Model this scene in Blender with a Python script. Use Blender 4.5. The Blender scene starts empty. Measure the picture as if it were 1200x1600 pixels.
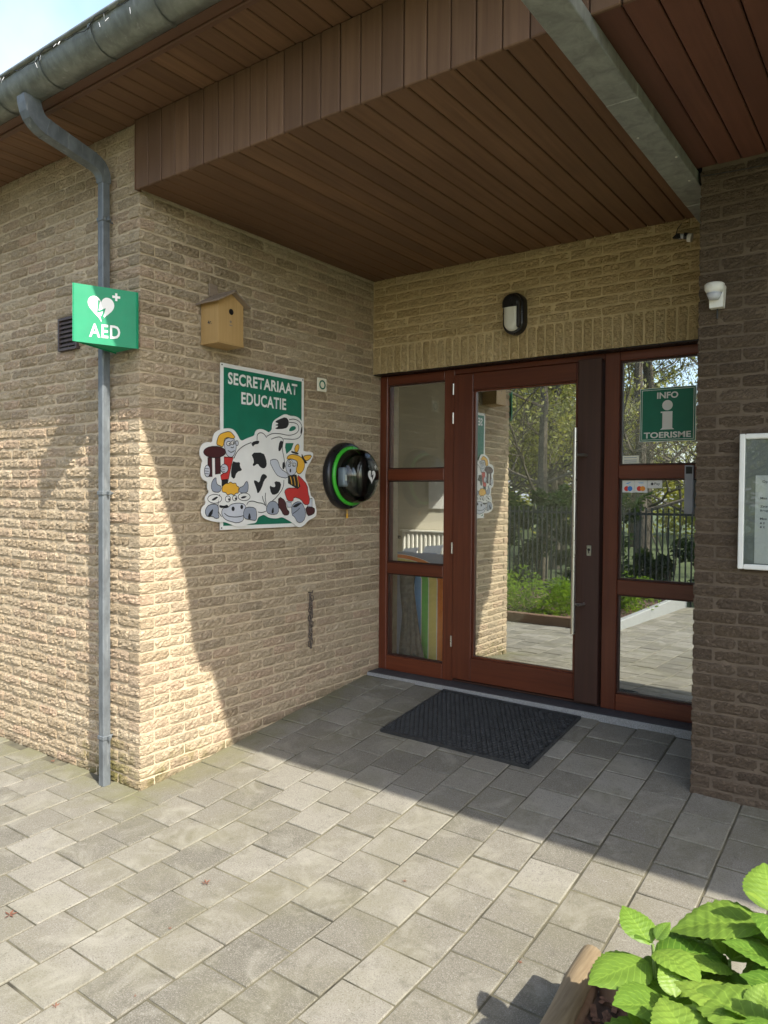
import bpy, bmesh, math, random
from mathutils import Vector, Matrix, noise
import numpy as np
random.seed(7); np.random.seed(7)
SC = bpy.context.scene
COL = SC.collection
rad = math.radians

# ------------------------------------------------------------------ camera
F_PX = 1155.99                      # focal length in pixels of the 1200 px wide photograph
YAW, PITCH, ROLL = -0.6268, 0.0239, 0.0076
CAMPOS = Vector((3.2727, -2.3605, 1.5694))
_cy, _sy, _cp, _sp = math.cos(YAW), math.sin(YAW), math.cos(PITCH), math.sin(PITCH)
_fw = Vector((_sy*_cp, _cy*_cp, -_sp)); _rt = Vector((_cy, -_sy, 0)); _up = _rt.cross(_fw)
_c, _s = math.cos(ROLL), math.sin(ROLL)
RT = _rt*_c + _up*_s; UP = -_rt*_s + _up*_c; FW = _fw
cd = bpy.data.cameras.new('camera'); cam = bpy.data.objects.new('camera', cd); COL.objects.link(cam)
cd.sensor_fit = 'HORIZONTAL'; cd.sensor_width = 36.0; cd.lens = 36.0*F_PX/1200.0
cd.clip_start = 0.05; cd.clip_end = 1000
cam.matrix_world = Matrix(((RT.x, UP.x, -FW.x, CAMPOS.x), (RT.y, UP.y, -FW.y, CAMPOS.y), (RT.z, UP.z, -FW.z, CAMPOS.z), (0, 0, 0, 1)))
SC.camera = cam

# ------------------------------------------------------------------ sky and sun
SUN_TO = Vector((0.96, -0.339, 1.0)).normalized()
el = math.asin(SUN_TO.z); az = math.atan2(SUN_TO.x, SUN_TO.y)
W = bpy.data.worlds.new('World'); SC.world = W; W.use_nodes = True
wn = W.node_tree.nodes; wl = W.node_tree.links; wn.clear()
sky = wn.new('ShaderNodeTexSky'); sky.sky_type = 'NISHITA'; sky.sun_disc = False
sky.sun_elevation = el; sky.sun_rotation = az; sky.air_density = 1.0; sky.dust_density = 2.0; sky.ozone_density = 1.0
tc = wn.new('ShaderNodeTexCoord'); nz = wn.new('ShaderNodeTexNoise'); nz.inputs['Scale'].default_value = 2.6; nz.inputs['Detail'].default_value = 7
rp = wn.new('ShaderNodeValToRGB'); rp.color_ramp.elements[0].position = .40; rp.color_ramp.elements[1].position = .78
mx = wn.new('ShaderNodeMix'); mx.data_type = 'RGBA'; mx.inputs[7].default_value = (2.7, 2.95, 3.6, 1)
bg = wn.new('ShaderNodeBackground'); bg.inputs[1].default_value = 0.15; wo = wn.new('ShaderNodeOutputWorld')
mp_ = wn.new('ShaderNodeMapping'); mp_.inputs['Location'].default_value = (1.7, .4, .9); wl.new(tc.outputs['Generated'], mp_.inputs['Vector']); wl.new(mp_.outputs[0], nz.inputs['Vector']); wl.new(nz.outputs['Fac'], rp.inputs['Fac']); wl.new(rp.outputs['Color'], mx.inputs[0])
wl.new(sky.outputs[0], mx.inputs[6]); wl.new(mx.outputs[2], bg.inputs[0]); wl.new(bg.outputs[0], wo.inputs[0])
sd = bpy.data.lights.new('sun', 'SUN'); sd.energy = 2.55; sd.angle = rad(0.53); sd.color = (1.0, 0.94, 0.84)
sun = bpy.data.objects.new('sun', sd); COL.objects.link(sun); sun.rotation_euler = SUN_TO.to_track_quat('Z', 'Y').to_euler(); sun.location = (6, -3, 8)
SC.view_settings.view_transform = 'Standard'; SC.view_settings.look = 'None'; SC.view_settings.gamma = 1; SC.view_settings.exposure = 1.8
SC.view_settings.use_curve_mapping = False
SC.render.engine = 'CYCLES'
try:
    SC.cycles.max_bounces = 10; SC.cycles.transparent_max_bounces = 16; SC.cycles.diffuse_bounces = 5; SC.cycles.glossy_bounces = 5
except Exception: pass

# ------------------------------------------------------------------ helpers
def ray(px, py):
    return (RT*((px-600)/F_PX) + UP*((800-py)/F_PX) + FW)
def on_plane(px, py, n, c):
    d = ray(px, py); n = Vector(n); t = (c - n.dot(CAMPOS))/n.dot(d); return CAMPOS + d*t
def onX(px, py, x=0.0): return on_plane(px, py, (1, 0, 0), x)
def onY(px, py, y=0.0): return on_plane(px, py, (0, 1, 0), y)
def onZ(px, py, z=0.0): return on_plane(px, py, (0, 0, 1), z)
def project(p):
    v = Vector(p)-CAMPOS; z = v.dot(FW)
    if z < .05: return None
    return 600+F_PX*v.dot(RT)/z, 800-F_PX*v.dot(UP)/z, z
def ground(x, y):
    a, b, w = .03, .125, .35          # slope before the porch, slope of the ramp, half width of the rounding
    z = a*y if y < -w else (b*y if y > w else a*y+(b-a)*(y+w)**2/(4*w))
    return z - 0.0108*max(min(x, 3.5), 0)

def link(name, me, parent=None, m=None):
    o = bpy.data.objects.new(name, me); COL.objects.link(o)
    if parent: o.parent = parent
    if m is not None and me is not None and len(me.materials) == 0: me.materials.append(m)
    return o
def tag(o, label=None, cat=None, group=None, kind=None):
    if label: o['label'] = label
    if cat: o['category'] = cat
    if group: o['group'] = group
    if kind: o['kind'] = kind
    return o
def thing(name, label, cat, loc=(0, 0, 0), group=None, rz=0.0):
    o = bpy.data.objects.new(name, None); COL.objects.link(o); o.location = loc; o.rotation_euler = (0, 0, rz); o.empty_display_size = .1
    return tag(o, label, cat, group)
class MB:
    """collects shapes into one mesh (coordinates relative to an origin)"""
    def __init__(s, o=(0, 0, 0)): s.v = []; s.f = []; s.sm = []; s.o = Vector(o)
    def add(s, vs, fs, smooth=False):
        b = len(s.v); s.v += [tuple(Vector(p)-s.o) for p in vs]; s.f += [tuple(i+b for i in f) for f in fs]; s.sm += [smooth]*len(fs); return s
    def box(s, a, b, ch=0.0):
        x0, y0, z0 = [min(a[i], b[i]) for i in range(3)]; x1, y1, z1 = [max(a[i], b[i]) for i in range(3)]
        if ch <= 0:
            return s.add([(x0,y0,z0),(x1,y0,z0),(x1,y1,z0),(x0,y1,z0),(x0,y0,z1),(x1,y0,z1),(x1,y1,z1),(x0,y1,z1)],
                  [(0,3,2,1),(4,5,6,7),(0,1,5,4),(1,2,6,5),(2,3,7,6),(3,0,4,7)])
        bm = bmesh.new(); bmesh.ops.create_cube(bm, size=1)
        for v in bm.verts: v.co = Vector(((x0+x1)/2+v.co.x*(x1-x0), (y0+y1)/2+v.co.y*(y1-y0), (z0+z1)/2+v.co.z*(z1-z0)))
        bmesh.ops.bevel(bm, geom=list(bm.edges), offset=min(ch, .45*min(x1-x0, y1-y0, z1-z0)), segments=1, affect='EDGES')
        bm.verts.index_update()
        s.add([v.co[:] for v in bm.verts], [tuple(v.index for v in f.verts) for f in bm.faces]); bm.free(); return s
    def prism(s, pts, d):
        """closed outline of 3D points pushed along vector d"""
        n = len(pts); d = Vector(d); a = [Vector(p) for p in pts]
        vs = a+[p+d for p in a]
        return s.add(vs, [tuple(range(n-1, -1, -1)), tuple(range(n, 2*n))]+[(i, (i+1) % n, n+(i+1) % n, n+i) for i in range(n)])
    def tube(s, path, r, seg=10, sq=False, caps=True, up=None, smooth=None):
        P = [Vector(p) for p in path]; n = len(P); R_ = r if isinstance(r, (list, tuple)) else [r]*n
        vs = []; prev = None
        for i in range(n):
            t = (P[min(i+1, n-1)]-P[max(i-1, 0)]).normalized()
            if prev is None:
                u0 = Vector(up) if up else (Vector((0, 0, 1)) if abs(t.z) < .9 else Vector((1, 0, 0)))
            else: u0 = prev
            a = (u0 - t*u0.dot(t)).normalized(); b = t.cross(a); prev = a
            rr = R_[i] if isinstance(R_[i], (list, tuple)) else (R_[i], R_[i])
            for k in range(seg):
                if sq:
                    ca, cb = [(1, 1), (-1, 1), (-1, -1), (1, -1)][k]
                    vs.append(P[i]+a*rr[0]*ca+b*rr[1]*cb)
                else:
                    th = 2*math.pi*k/seg; vs.append(P[i]+a*rr[0]*math.cos(th)+b*rr[1]*math.sin(th))
        fs = [(i*seg+k, i*seg+(k+1) % seg, (i+1)*seg+(k+1) % seg, (i+1)*seg+k) for i in range(n-1) for k in range(seg)]
        s.add(vs, fs, (not sq) if smooth is None else smooth)
        if caps: s.add(vs[:seg], [tuple(range(seg-1, -1, -1))]); s.add(vs[-seg:], [tuple(range(seg))])
        return s
    def lathe(s, c, axis, prof, seg=32, a0=0, a1=2*math.pi):
        """prof: (radius, height along axis)"""
        c = Vector(c); ax = Vector(axis).normalized(); u = ax.orthogonal().normalized(); w = ax.cross(u); full = abs(a1-a0-2*math.pi) < 1e-6
        n = seg if full else seg+1; vs = []
        for r, h in prof:
            for k in range(n):
                t = a0+(a1-a0)*k/seg; vs.append(c+ax*h+(u*math.cos(t)+w*math.sin(t))*r)
        fs = []
        for i in range(len(prof)-1):
            for k in range(seg):
                k2 = (k+1) % n; fs.append((i*n+k, i*n+k2, (i+1)*n+k2, (i+1)*n+k))
        return s.add(vs, fs, True)
    def build(s, name, m, parent=None):
        me = bpy.data.meshes.new(name); me.from_pydata(s.v, [], s.f); me.update()
        for p, q in zip(me.polygons, s.sm): p.use_smooth = q
        return link(name, me, parent, m)
def fix(o):
    bm = bmesh.new(); bm.from_mesh(o.data); bmesh.ops.recalc_face_normals(bm, faces=bm.faces); bm.to_mesh(o.data); bm.free(); return o

# ------------------------------------------------------------------ materials
def new_mat(name):
    m = bpy.data.materials.new(name); m.use_nodes = True; nt = m.node_tree; nt.nodes.clear()
    out = nt.nodes.new('ShaderNodeOutputMaterial'); b = nt.nodes.new('ShaderNodeBsdfPrincipled'); nt.links.new(b.outputs[0], out.inputs[0])
    return m, nt, b, out
class NB:
    def __init__(s, nt): s.nt = nt
    def n(s, t, **k):
        o = s.nt.nodes.new(t)
        for a, v in k.items(): setattr(o, a, v)
        return o
    def l(s, a, b): s.nt.links.new(a, b)
    def pos(s, scale=(1, 1, 1), gen='pos'):
        if gen == 'pos': g = s.n('ShaderNodeNewGeometry').outputs['Position']
        else: g = s.n('ShaderNodeTexCoord').outputs[gen]
        mp = s.n('ShaderNodeMapping'); mp.inputs['Scale'].default_value = scale; s.l(g, mp.inputs['Vector']); return mp.outputs[0]
    def noise(s, vec, sc, det=4, rough=.55, dist=0.0):
        o = s.n('ShaderNodeTexNoise'); o.inputs['Scale'].default_value = sc; o.inputs['Detail'].default_value = det; o.inputs['Roughness'].default_value = rough; o.inputs['Distortion'].default_value = dist
        s.l(vec, o.inputs['Vector']); return o.outputs['Fac']
    def ramp(s, fac, stops):
        o = s.n('ShaderNodeValToRGB'); r = o.color_ramp
        while len(r.elements) < len(stops): r.elements.new(.5)
        for e, (p, c) in zip(r.elements, stops): e.position = p; e.color = (c, c, c, 1) if isinstance(c, (int, float)) else (*c, 1)
        s.l(fac, o.inputs['Fac']); return o.outputs['Color']
    def mix(s, f, a, b, mode='MIX'):
        o = s.n('ShaderNodeMix', data_type='RGBA', blend_type=mode)
        for i, v in ((0, f), (6, a), (7, b)):
            if isinstance(v, (int, float)): o.inputs[i].default_value = v if i == 0 else (v, v, v, 1)
            elif isinstance(v, tuple): o.inputs[i].default_value = (*v, 1)
            else: s.l(v, o.inputs[i])
        return o.outputs[2]
    def math(s, op, a, b=None):
        o = s.n('ShaderNodeMath', operation=op)
        for i, v in enumerate((a, b)):
            if v is None: continue
            if isinstance(v, (int, float)): o.inputs[i].default_value = v
            else: s.l(v, o.inputs[i])
        return o.outputs[0]
    def bump(s, h, strength, dist, prev=None):
        o = s.n('ShaderNodeBump'); o.inputs['Strength'].default_value = strength; o.inputs['Distance'].default_value = dist
        s.l(h, o.inputs['Height'])
        if prev is not None: s.l(prev, o.inputs['Normal'])
        return o.outputs[0]
    def rnd(s):
        a = s.n('ShaderNodeAttribute', attribute_name='rnd').outputs['Fac']; r = s.n('ShaderNodeObjectInfo').outputs['Random']
        return s.math('FRACT', s.math('ADD', a, r))

def plain(name, col, rough=.5, metal=0.0, var=.12, sc=14, bump=0.0, coat=0.0, emit=None, es=0.0):
    m, nt, b, o = new_mat(name); k = NB(nt); p = k.pos()
    f = k.noise(p, sc, 5)
    c = k.mix(k.ramp(f, [(.3, 0), (.7, 1)]), tuple(x*(1-var) for x in col), tuple(min(1, x*(1+var)) for x in col))
    k.l(c, b.inputs['Base Color']); b.inputs['Metallic'].default_value = metal
    rr = k.math('ADD', k.math('MULTIPLY', k.noise(p, sc*2.3, 3), .2), rough-.1); k.l(rr, b.inputs['Roughness'])
    if bump: k.l(k.bump(k.noise(p, sc*5, 4), bump, .002), b.inputs['Normal'])
    if coat: b.inputs['Coat Weight'].default_value = coat
    if emit: b.inputs['Emission Color'].default_value = (*emit, 1); b.inputs['Emission Strength'].default_value = es
    return m

def brick_mat(name, cols, mossy=False, dark=.75):
    m, nt, b, o = new_mat(name); k = NB(nt); p = k.pos()
    r = k.rnd(); n1 = k.noise(p, 9, 5); n2 = k.noise(p, 60, 5, .65)
    n = len(cols); c = k.ramp(r, [(i/(n-1), cols[i]) for i in range(n)])
    c = k.mix(k.ramp(n1, [(.3, .25), (.75, 0)]), c, tuple(x*.62 for x in cols[0]))
    c = k.mix(k.ramp(n2, [(.45, 0), (.72, .45)]), c, tuple(min(.8, x*1.25) for x in cols[-1]))
    c = k.mix(k.ramp(k.noise(p, 140, 3), [(.58, 0), (.75, .5)]), c, tuple(x*.55 for x in cols[0]))
    if mossy:
        g = k.n('ShaderNodeNewGeometry').outputs['Position']; sp = k.n('ShaderNodeSeparateXYZ'); k.l(g, sp.inputs[0])
        dx = k.math('ABSOLUTE', k.math('ADD', sp.outputs[0], .25)); dx = k.math('MULTIPLY', dx, -1.6)
        h = k.math('ADD', k.math('MULTIPLY', sp.outputs[2], -2.0), .80)
        mk = k.math('ADD', k.math('ADD', h, dx), k.math('MULTIPLY', k.math('SUBTRACT', k.noise(p, 11, 5), .5), 1.5))
        c = k.mix(k.ramp(mk, [(.12, 0), (.6, .8)]), c, (.17, .155, .03))
        hb = k.math('ADD', k.math('MULTIPLY', k.math('SUBTRACT', sp.outputs[2], k.math('MULTIPLY', k.math('MAXIMUM', sp.outputs[1], 0.0), .125)), -6.0), k.math('MULTIPLY', k.noise(p, 7, 4), 1.0))
        c = k.mix(k.ramp(hb, [(.1, 0), (.6, .6)]), c, (.10, .085, .05))
    k.l(c, b.inputs['Base Color']); b.inputs['Roughness'].default_value = .93; b.inputs['Specular IOR Level'].default_value = .25
    p2 = k.pos((1.5, 1.5, 2.3))
    fold = k.ramp(k.noise(p2, 22, 4, .55, 1.4), [(.38, 0), (.5, 1), (.62, .25)]); crev = k.ramp(k.noise(p2, 30, 4, .6, 1.2), [(.30, .5), (.42, 0)])
    c = k.mix(crev, c, tuple(x*.5 for x in cols[0])); k.l(c, b.inputs['Base Color'])
    nb = k.bump(fold, .85, .008); nb = k.bump(k.noise(k.pos((1, 1, 1.8)), 75, 4, .65), .6, .004, nb); nb = k.bump(k.noise(p, 210, 4, .7), .5, .002, nb)
    k.l(nb, b.inputs['Normal']); return m
def mortar_mat(name, col, mossy=False):
    m, nt, b, o = new_mat(name); k = NB(nt); p = k.pos()
    c = k.mix(k.ramp(k.noise(p, 12, 5), [(.3, 0), (.7, 1)]), tuple(x*.8 for x in col), tuple(x*1.1 for x in col))
    k.l(c, b.inputs['Base Color']); b.inputs['Roughness'].default_value = .95; b.inputs['Specular IOR Level'].default_value = .2
    k.l(k.bump(k.noise(p, 150, 4, .7), .8, .004), b.inputs['Normal']); return m
def wood_mat(name, c0, c1, axis, rough=.5, coat=0.0, grain=.3, sc=1.0):
    """grain runs along axis (0,1,2)"""
    m, nt, b, o = new_mat(name); k = NB(nt); s = [26*sc, 26*sc, 26*sc]; s[axis] = 1.1*sc; p = k.pos(tuple(s))
    r = k.rnd(); n = k.noise(p, 1.6, 6, .6, .5); big = k.noise(k.pos(), 2.2, 4)
    c = k.mix(k.ramp(n, [(.25, 0), (.75, 1)]), c0, c1); c = k.mix(k.math('MULTIPLY', r, .55), c, tuple(x*.72 for x in c0))
    c = k.mix(k.ramp(big, [(.35, .25), (.65, 0)]), c, tuple(x*.6 for x in c0))
    k.l(c, b.inputs['Base Color']); b.inputs['Roughness'].default_value = rough; b.inputs['Coat Weight'].default_value = coat; b.inputs['Coat Roughness'].default_value = .2
    k.l(k.bump(n, grain, .002), b.inputs['Normal']); return m
def paver_mat():
    m, nt, b, o = new_mat('concrete_paver'); k = NB(nt); p = k.pos(); r = k.rnd()
    c = k.ramp(r, [(0, (.125, .115, .09)), (.3, (.165, .152, .12)), (.7, (.19, .175, .14)), (1, (.245, .23, .19))])
    sp = k.noise(p, 230, 3, .75); c = k.mix(k.ramp(sp, [(.50, 0), (.62, .55)]), c, (.33, .32, .275)); c = k.mix(k.ramp(k.noise(p, 170, 3, .7), [(.53, 0), (.66, .6)]), c, (.075, .07, .056))
    c = k.mix(k.ramp(k.noise(p, 2.3, 6, .62), [(.45, 0), (.70, .62)]), c, (.15, .14, .085))
    c = k.mix(k.ramp(k.noise(p, 4.6, 6, .68, .9), [(.50, 0), (.70, .5)]), c, (.32, .305, .25))
    c = k.mix(k.ramp(k.noise(p, 14, 6, .7), [(.56, 0), (.74, .5)]), c, (.085, .08, .06))
    c = k.mix(k.ramp(k.noise(p, 34, 5, .75, .6), [(.62, 0), (.72, .5)]), c, (.36, .345, .30))
    g = k.n('ShaderNodeNewGeometry').outputs['Position']; sx = k.n('ShaderNodeSeparateXYZ'); k.l(g, sx.inputs[0])
    dw = k.math('MAXIMUM', k.math('MULTIPLY', sx.outputs[1], -1.0), k.math('MULTIPLY', sx.outputs[0], 1.0))      # distance from the foot of the facade
    mo = k.math('ADD', k.math('MULTIPLY', dw, -2.6), k.math('MULTIPLY', k.noise(p, 6, 6, .65), 1.5))
    c = k.mix(k.ramp(mo, [(.15, 0), (.8, .6)]), c, (.15, .145, .06))
    k.l(c, b.inputs['Base Color']); b.inputs['Roughness'].default_value = .88; b.inputs['Specular IOR Level'].default_value = .3
    nb = k.bump(k.noise(p, 260, 3, .75), .6, .002); nb = k.bump(k.noise(p, 24, 4), .3, .004, nb); k.l(nb, b.inputs['Normal']); return m
def zinc_mat(name='zinc', c=(.15, .168, .178), metal=.25, rough=.55):
    m, nt, b, o = new_mat(name); k = NB(nt); p = k.pos((1, 1, .55))
    f = k.noise(p, 16, 6, .65, .6); cc = k.mix(k.ramp(f, [(.35, 0), (.7, 1)]), tuple(x*.72 for x in c), tuple(x*1.2 for x in c))
    cc = k.mix(k.ramp(k.noise(k.pos((30, 30, 4)), 1.3, 5), [(.6, 0), (.74, .4)]), cc, (.48, .49, .48))
    k.l(cc, b.inputs['Base Color']); b.inputs['Metallic'].default_value = metal
    k.l(k.math('ADD', k.math('MULTIPLY', f, .25), rough-.12), b.inputs['Roughness']); k.l(k.bump(k.noise(k.pos(), 9, 3), .08, .01), b.inputs['Normal']); return m
def glass_mat(name, refl=.30, tint=(.80, .84, .80)):
    m, nt, b, o = new_mat(name); k = NB(nt); nt.nodes.remove(b)
    t = k.n('ShaderNodeBsdfTransparent'); t.inputs[0].default_value = (*tint, 1); g = k.n('ShaderNodeBsdfGlossy'); g.inputs['Roughness'].default_value = 0.0; g.inputs['Color'].default_value = (.96, .98, .96, 1)
    fr = k.n('ShaderNodeFresnel'); fr.inputs[0].default_value = 1.5; f = k.math('MINIMUM', k.math('ADD', fr.outputs[0], refl), 1.0)
    mx = k.n('ShaderNodeMixShader'); k.l(f, mx.inputs[0]); k.l(t.outputs[0], mx.inputs[1]); k.l(g.outputs[0], mx.inputs[2]); k.l(mx.outputs[0], o.inputs[0])
    bw = k.bump(k.noise(k.pos(), 1.7, 2), .02, .01); k.l(bw, g.inputs['Normal']); return m
def leaf_mat(name, c0, c1, trans=.35, veins=False):
    m, nt, b, o = new_mat(name); k = NB(nt); nt.nodes.remove(b)
    r = k.rnd(); c = k.mix(r, c0, c1); c = k.mix(k.ramp(k.noise(k.pos(), 30, 4), [(.3, .3), (.7, 0)]), c, tuple(x*.7 for x in c0))
    d = k.n('ShaderNodeBsdfPrincipled'); d.inputs['Roughness'].default_value = .5; t = k.n('ShaderNodeBsdfTranslucent')
    if veins:
        uv = k.n('ShaderNodeUVMap', uv_map='uv').outputs[0]; sp = k.n('ShaderNodeSeparateXYZ'); k.l(uv, sp.inputs[0])
        av = k.math('ABSOLUTE', sp.outputs[1]); q = k.math('SUBTRACT', k.math('MULTIPLY', sp.outputs[0], 9.0), k.math('MULTIPLY', av, 3.2))
        tri = k.math('ABSOLUTE', k.math('SUBTRACT', k.math('FRACT', q), .5))            # 0.5 at vein
        vein = k.ramp(tri, [(.40, 0), (.5, 1)]); mid = k.ramp(av, [(.0, 1), (.06, 0)]); vv = k.mix(1.0, vein, mid, 'LIGHTEN')
        c = k.mix(k.math('MULTIPLY', vv, .30), c, tuple(min(1, x*1.7) for x in c1))
        fine = k.noise(k.pos((1, 1, 1)), 160, 3)
        nb = k.bump(tri, -1.0, .012); nb = k.bump(fine, .4, .002, nb); k.l(nb, d.inputs['Normal']); k.l(nb, t.inputs['Normal'])
    k.l(c, d.inputs['Base Color']); k.l(k.mix(1.0, c, (1.0, 1.0, .55), 'MULTIPLY'), t.inputs[0])
    mx = k.n('ShaderNodeMixShader'); mx.inputs[0].default_value = trans; k.l(d.outputs[0], mx.inputs[1]); k.l(t.outputs[0], mx.inputs[2]); k.l(mx.outputs[0], o.inputs[0]); return m

M = {}
BUFF = [(.38, .29, .185), (.50, .395, .26), (.54, .43, .29), (.55, .40, .275), (.41, .33, .225), (.52, .415, .275), (.60, .49, .34)]
M['brick'] = brick_mat('buff_brick', BUFF, True)
BUFF_GOLD_LIT = [(.50, .365, .18), (.56, .41, .21), (.60, .45, .24), (.53, .39, .20), (.63, .48, .265)]  # same buff brick, with the golden cast of the light tinted into its colour
M['brick_c'] = brick_mat('buff_brick_gold_lit', BUFF_GOLD_LIT); M['mortar'] = mortar_mat('buff_mortar', (.56, .455, .31)); M['mortar_c'] = mortar_mat('buff_mortar_gold_lit', (.59, .455, .25))  # wall above the door: golden light put into brick and mortar colour
M['brick_d'] = brick_mat('brown_brick', [(.115, .083, .055), (.14, .102, .07), (.10, .072, .05), (.155, .115, .08)])
M['mortar_d'] = mortar_mat('grey_brown_mortar', (.145, .11, .078))
M['soffit'] = wood_mat('soffit_boards', (.135, .066, .031), (.235, .122, .058), 1, .65)
M['soffit_d'] = wood_mat('soffit_boards_red_lit', (.12, .045, .029), (.19, .074, .045), 1, .65)  # same brown boards, reddened in colour to imitate the light there
M['fascia'] = wood_mat('fascia_boards', (.135, .07, .038), (.215, .12, .066), 2, .7)
M['trim'] = wood_mat('trim_board', (.11, .052, .028), (.17, .08, .045), 0, .5)
M['backing'] = plain('dark_backing', (.02, .012, .008), .9)
M['frame'] = wood_mat('red_stained_timber', (.092, .018, .007), (.20, .052, .019), 2, .42, .08, .2)
M['frame_h'] = wood_mat('red_stained_timber_rail', (.092, .018, .007), (.20, .052, .019), 0, .42, .08, .2)
M['strip'] = wood_mat('dark_wenge_timber', (.042, .016, .010), (.072, .028, .017), 2, .55, 0, .2)
M['steel'] = plain('brushed_steel', (.62, .60, .55), .3, .9, .06)
M['zinc'] = zinc_mat(); M['zinc_d'] = zinc_mat('weathered_zinc', (.22, .235, .21), .45, .5); M['zinc_b'] = zinc_mat('galvanised_zinc', (.36, .38, .35), .5, .5)
M['glass'] = glass_mat('door_glass', .52, (.52, .55, .52)); M['glass_s'] = glass_mat('sidelight_glass', .03, (.98, .985, .97))
M['paver'] = paver_mat(); M['sand'] = plain('joint_sand', (.105, .095, .06), .95, 0, .75, 5, .5)
M['stone'] = plain('blue_stone', (.055, .056, .06), .6, 0, .25, 30, .2); M['stone_e'] = plain('chiselled_stone_edge', (.30, .30, .29), .8, 0, .3, 160, .6)
M['rubber'] = plain('black_rubber', (.032, .034, .034), .6, 0, .45, 25, .3)
M['white'] = plain('white_plastic', (.78, .77, .72), .4, 0, .04); M['black'] = plain('black_plastic', (.012, .012, .014), .3, 0, .2)
M['blackprint'] = plain('black_print', (.012, .012, .014), .55, 0, .1); M['whiteprint'] = plain('white_print', (.78, .77, .73), .5, 0, .04)
M['green'] = plain('green_sign', (.004, .15, .085), .5, 0, .08); M['aed'] = plain('green_aed_sign', (.006, .25, .115), .6, 0, .06)
M['yellow'] = plain('yellow_print', (.78, .42, .04), .5, 0, .05); M['red'] = plain('red_print', (.52, .035, .03), .5, 0, .06); M['maroon'] = plain('maroon_print', (.06, .012, .014), .5, 0, .1)
M['lgrey'] = plain('light_grey_print', (.55, .57, .62), .5, 0, .04); M['mgrey'] = plain('grey_print', (.30, .33, .39), .5, 0, .05)
M['pine'] = wood_mat('pine_board', (.42, .26, .095), (.55, .36, .15), 2, .6); M['oldwood'] = wood_mat('weathered_board', (.24, .18, .125), (.36, .28, .20), 1, .8)
M['log'] = wood_mat('weathered_log', (.17, .12, .065), (.42, .33, .20), 1, .85, 0, 1.0, 2.0); M['log_b'] = wood_mat('dark_log', (.16, .09, .05), (.24, .15, .09), 2, .85, 0, .6)
M['leafh'] = leaf_mat('hydrangea_leaf', (.085, .19, .02), (.25, .37, .055), .32, True); M['stem'] = plain('green_stem', (.16, .24, .06), .6)
M['bark'] = plain('tree_bark', (.11, .09, .065), .95, 0, .4, 20, .8); M['tleaf'] = leaf_mat('spring_leaf', (.28, .30, .08), (.42, .40, .13), .45); M['sleaf'] = leaf_mat('shrub_leaf', (.15, .26, .03), (.26, .38, .06), .35)
M['dleaf'] = leaf_mat('hedge_leaf', (.03, .06, .014), (.05, .09, .02), .3)
M['soil'] = plain('garden_soil', (.085, .055, .038), .95, 0, .4, 18, .8); M['grass'] = plain('garden_grass', (.07, .095, .03), .95, 0, .4, 8, .8)
M['chip'] = plain('bark_chip', (.17, .09, .055), .9, 0, .5, 60); M['fence'] = plain('dark_fence_paint', (.012, .016, .014), .6)
M['wall_in'] = plain('plaster', (.62, .58, .48), .9, 0, .04, 5); M['floor_in'] = plain('interior_floor', (.22, .21, .19), .5, 0, .1, 5)
M['radiator'] = plain('radiator_enamel', (.75, .74, .68), .35, 0, .03); M['paper'] = plain('paper', (.78, .77, .74), .7, 0, .04); M['greypanel'] = plain('grey_felt', (.26, .27, .255), .7, 0, .06)
M['roof'] = plain('roof_tile', (.06, .05, .045), .8, 0, .3, 12, .3); M['rust'] = plain('rusty_chain', (.13, .105, .085), .6, .4, .4, 60, .3)
M['ink'] = plain('text_ink', (.05, .05, .06), .7); M['leafdry'] = plain('dry_leaf', (.17, .065, .035), .8, 0, .3)
M['bulb'] = plain('clear_bulb', (.30, .31, .32), .3, 0, .05); M['wire'] = plain('cable', (.02, .022, .02), .5)
M['ring'] = plain('green_ring', (.05, .42, .03), .3, 0, .05, emit=None)
M['diff'] = plain('lamp_diffuser', (.70, .68, .60), .35, 0, .03); M['grille'] = plain('brown_grille', (.07, .05, .045), .6, 0, .2)
for n_, c_ in dict(s_navy=(.02, .03, .05), s_blue=(.17, .40, .70), s_green=(.16, .52, .08), s_yellow=(.85, .66, .18), s_orange=(.85, .24, .04), s_cream=(.82, .78, .64), p_red=(.75, .05, .03), p_orange=(.85, .30, .03), p_blue=(.05, .22, .62), board=(.33, .34, .38)).items(): M[n_] = plain(n_, c_, .5, 0, .04)
m, nt, b, o = new_mat('added_rooflight_pane'); k = NB(nt); nt.nodes.remove(b); t_ = k.n('ShaderNodeBsdfTranslucent'); t_.inputs[0].default_value = (.85, .85, .82, 1); k.l(t_.outputs[0], o.inputs[0]); t2_ = k.n('ShaderNodeBsdfTransparent'); t2_.inputs[0].default_value = (.93, .94, .93, 1); k.l(t2_.outputs[0], o.inputs[0]); M['added_pane'] = m  # see-through pane of the unseen rooflight added to light the room
m, nt, b, o = new_mat('smoked_dome'); b.inputs['Base Color'].default_value = (.006, .008, .008, 1); b.inputs['Roughness'].default_value = .06; b.inputs['Coat Weight'].default_value = 1.0; M['dome'] = m
m, nt, b, o = new_mat('clear_dome'); k = NB(nt); nt.nodes.remove(b); t_ = k.n('ShaderNodeBsdfTransparent'); t_.inputs[0].default_value = (.85, .9, .88, 1); g_ = k.n('ShaderNodeBsdfGlossy'); g_.inputs['Roughness'].default_value = .03
fr_ = k.n('ShaderNodeFresnel'); fr_.inputs[0].default_value = 1.5; mx_ = k.n('ShaderNodeMixShader'); k.l(fr_.outputs[0], mx_.inputs[0]); k.l(t_.outputs[0], mx_.inputs[1]); k.l(g_.outputs[0], mx_.inputs[2]); k.l(mx_.outputs[0], o.inputs[0]); M['clear'] = m

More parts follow.
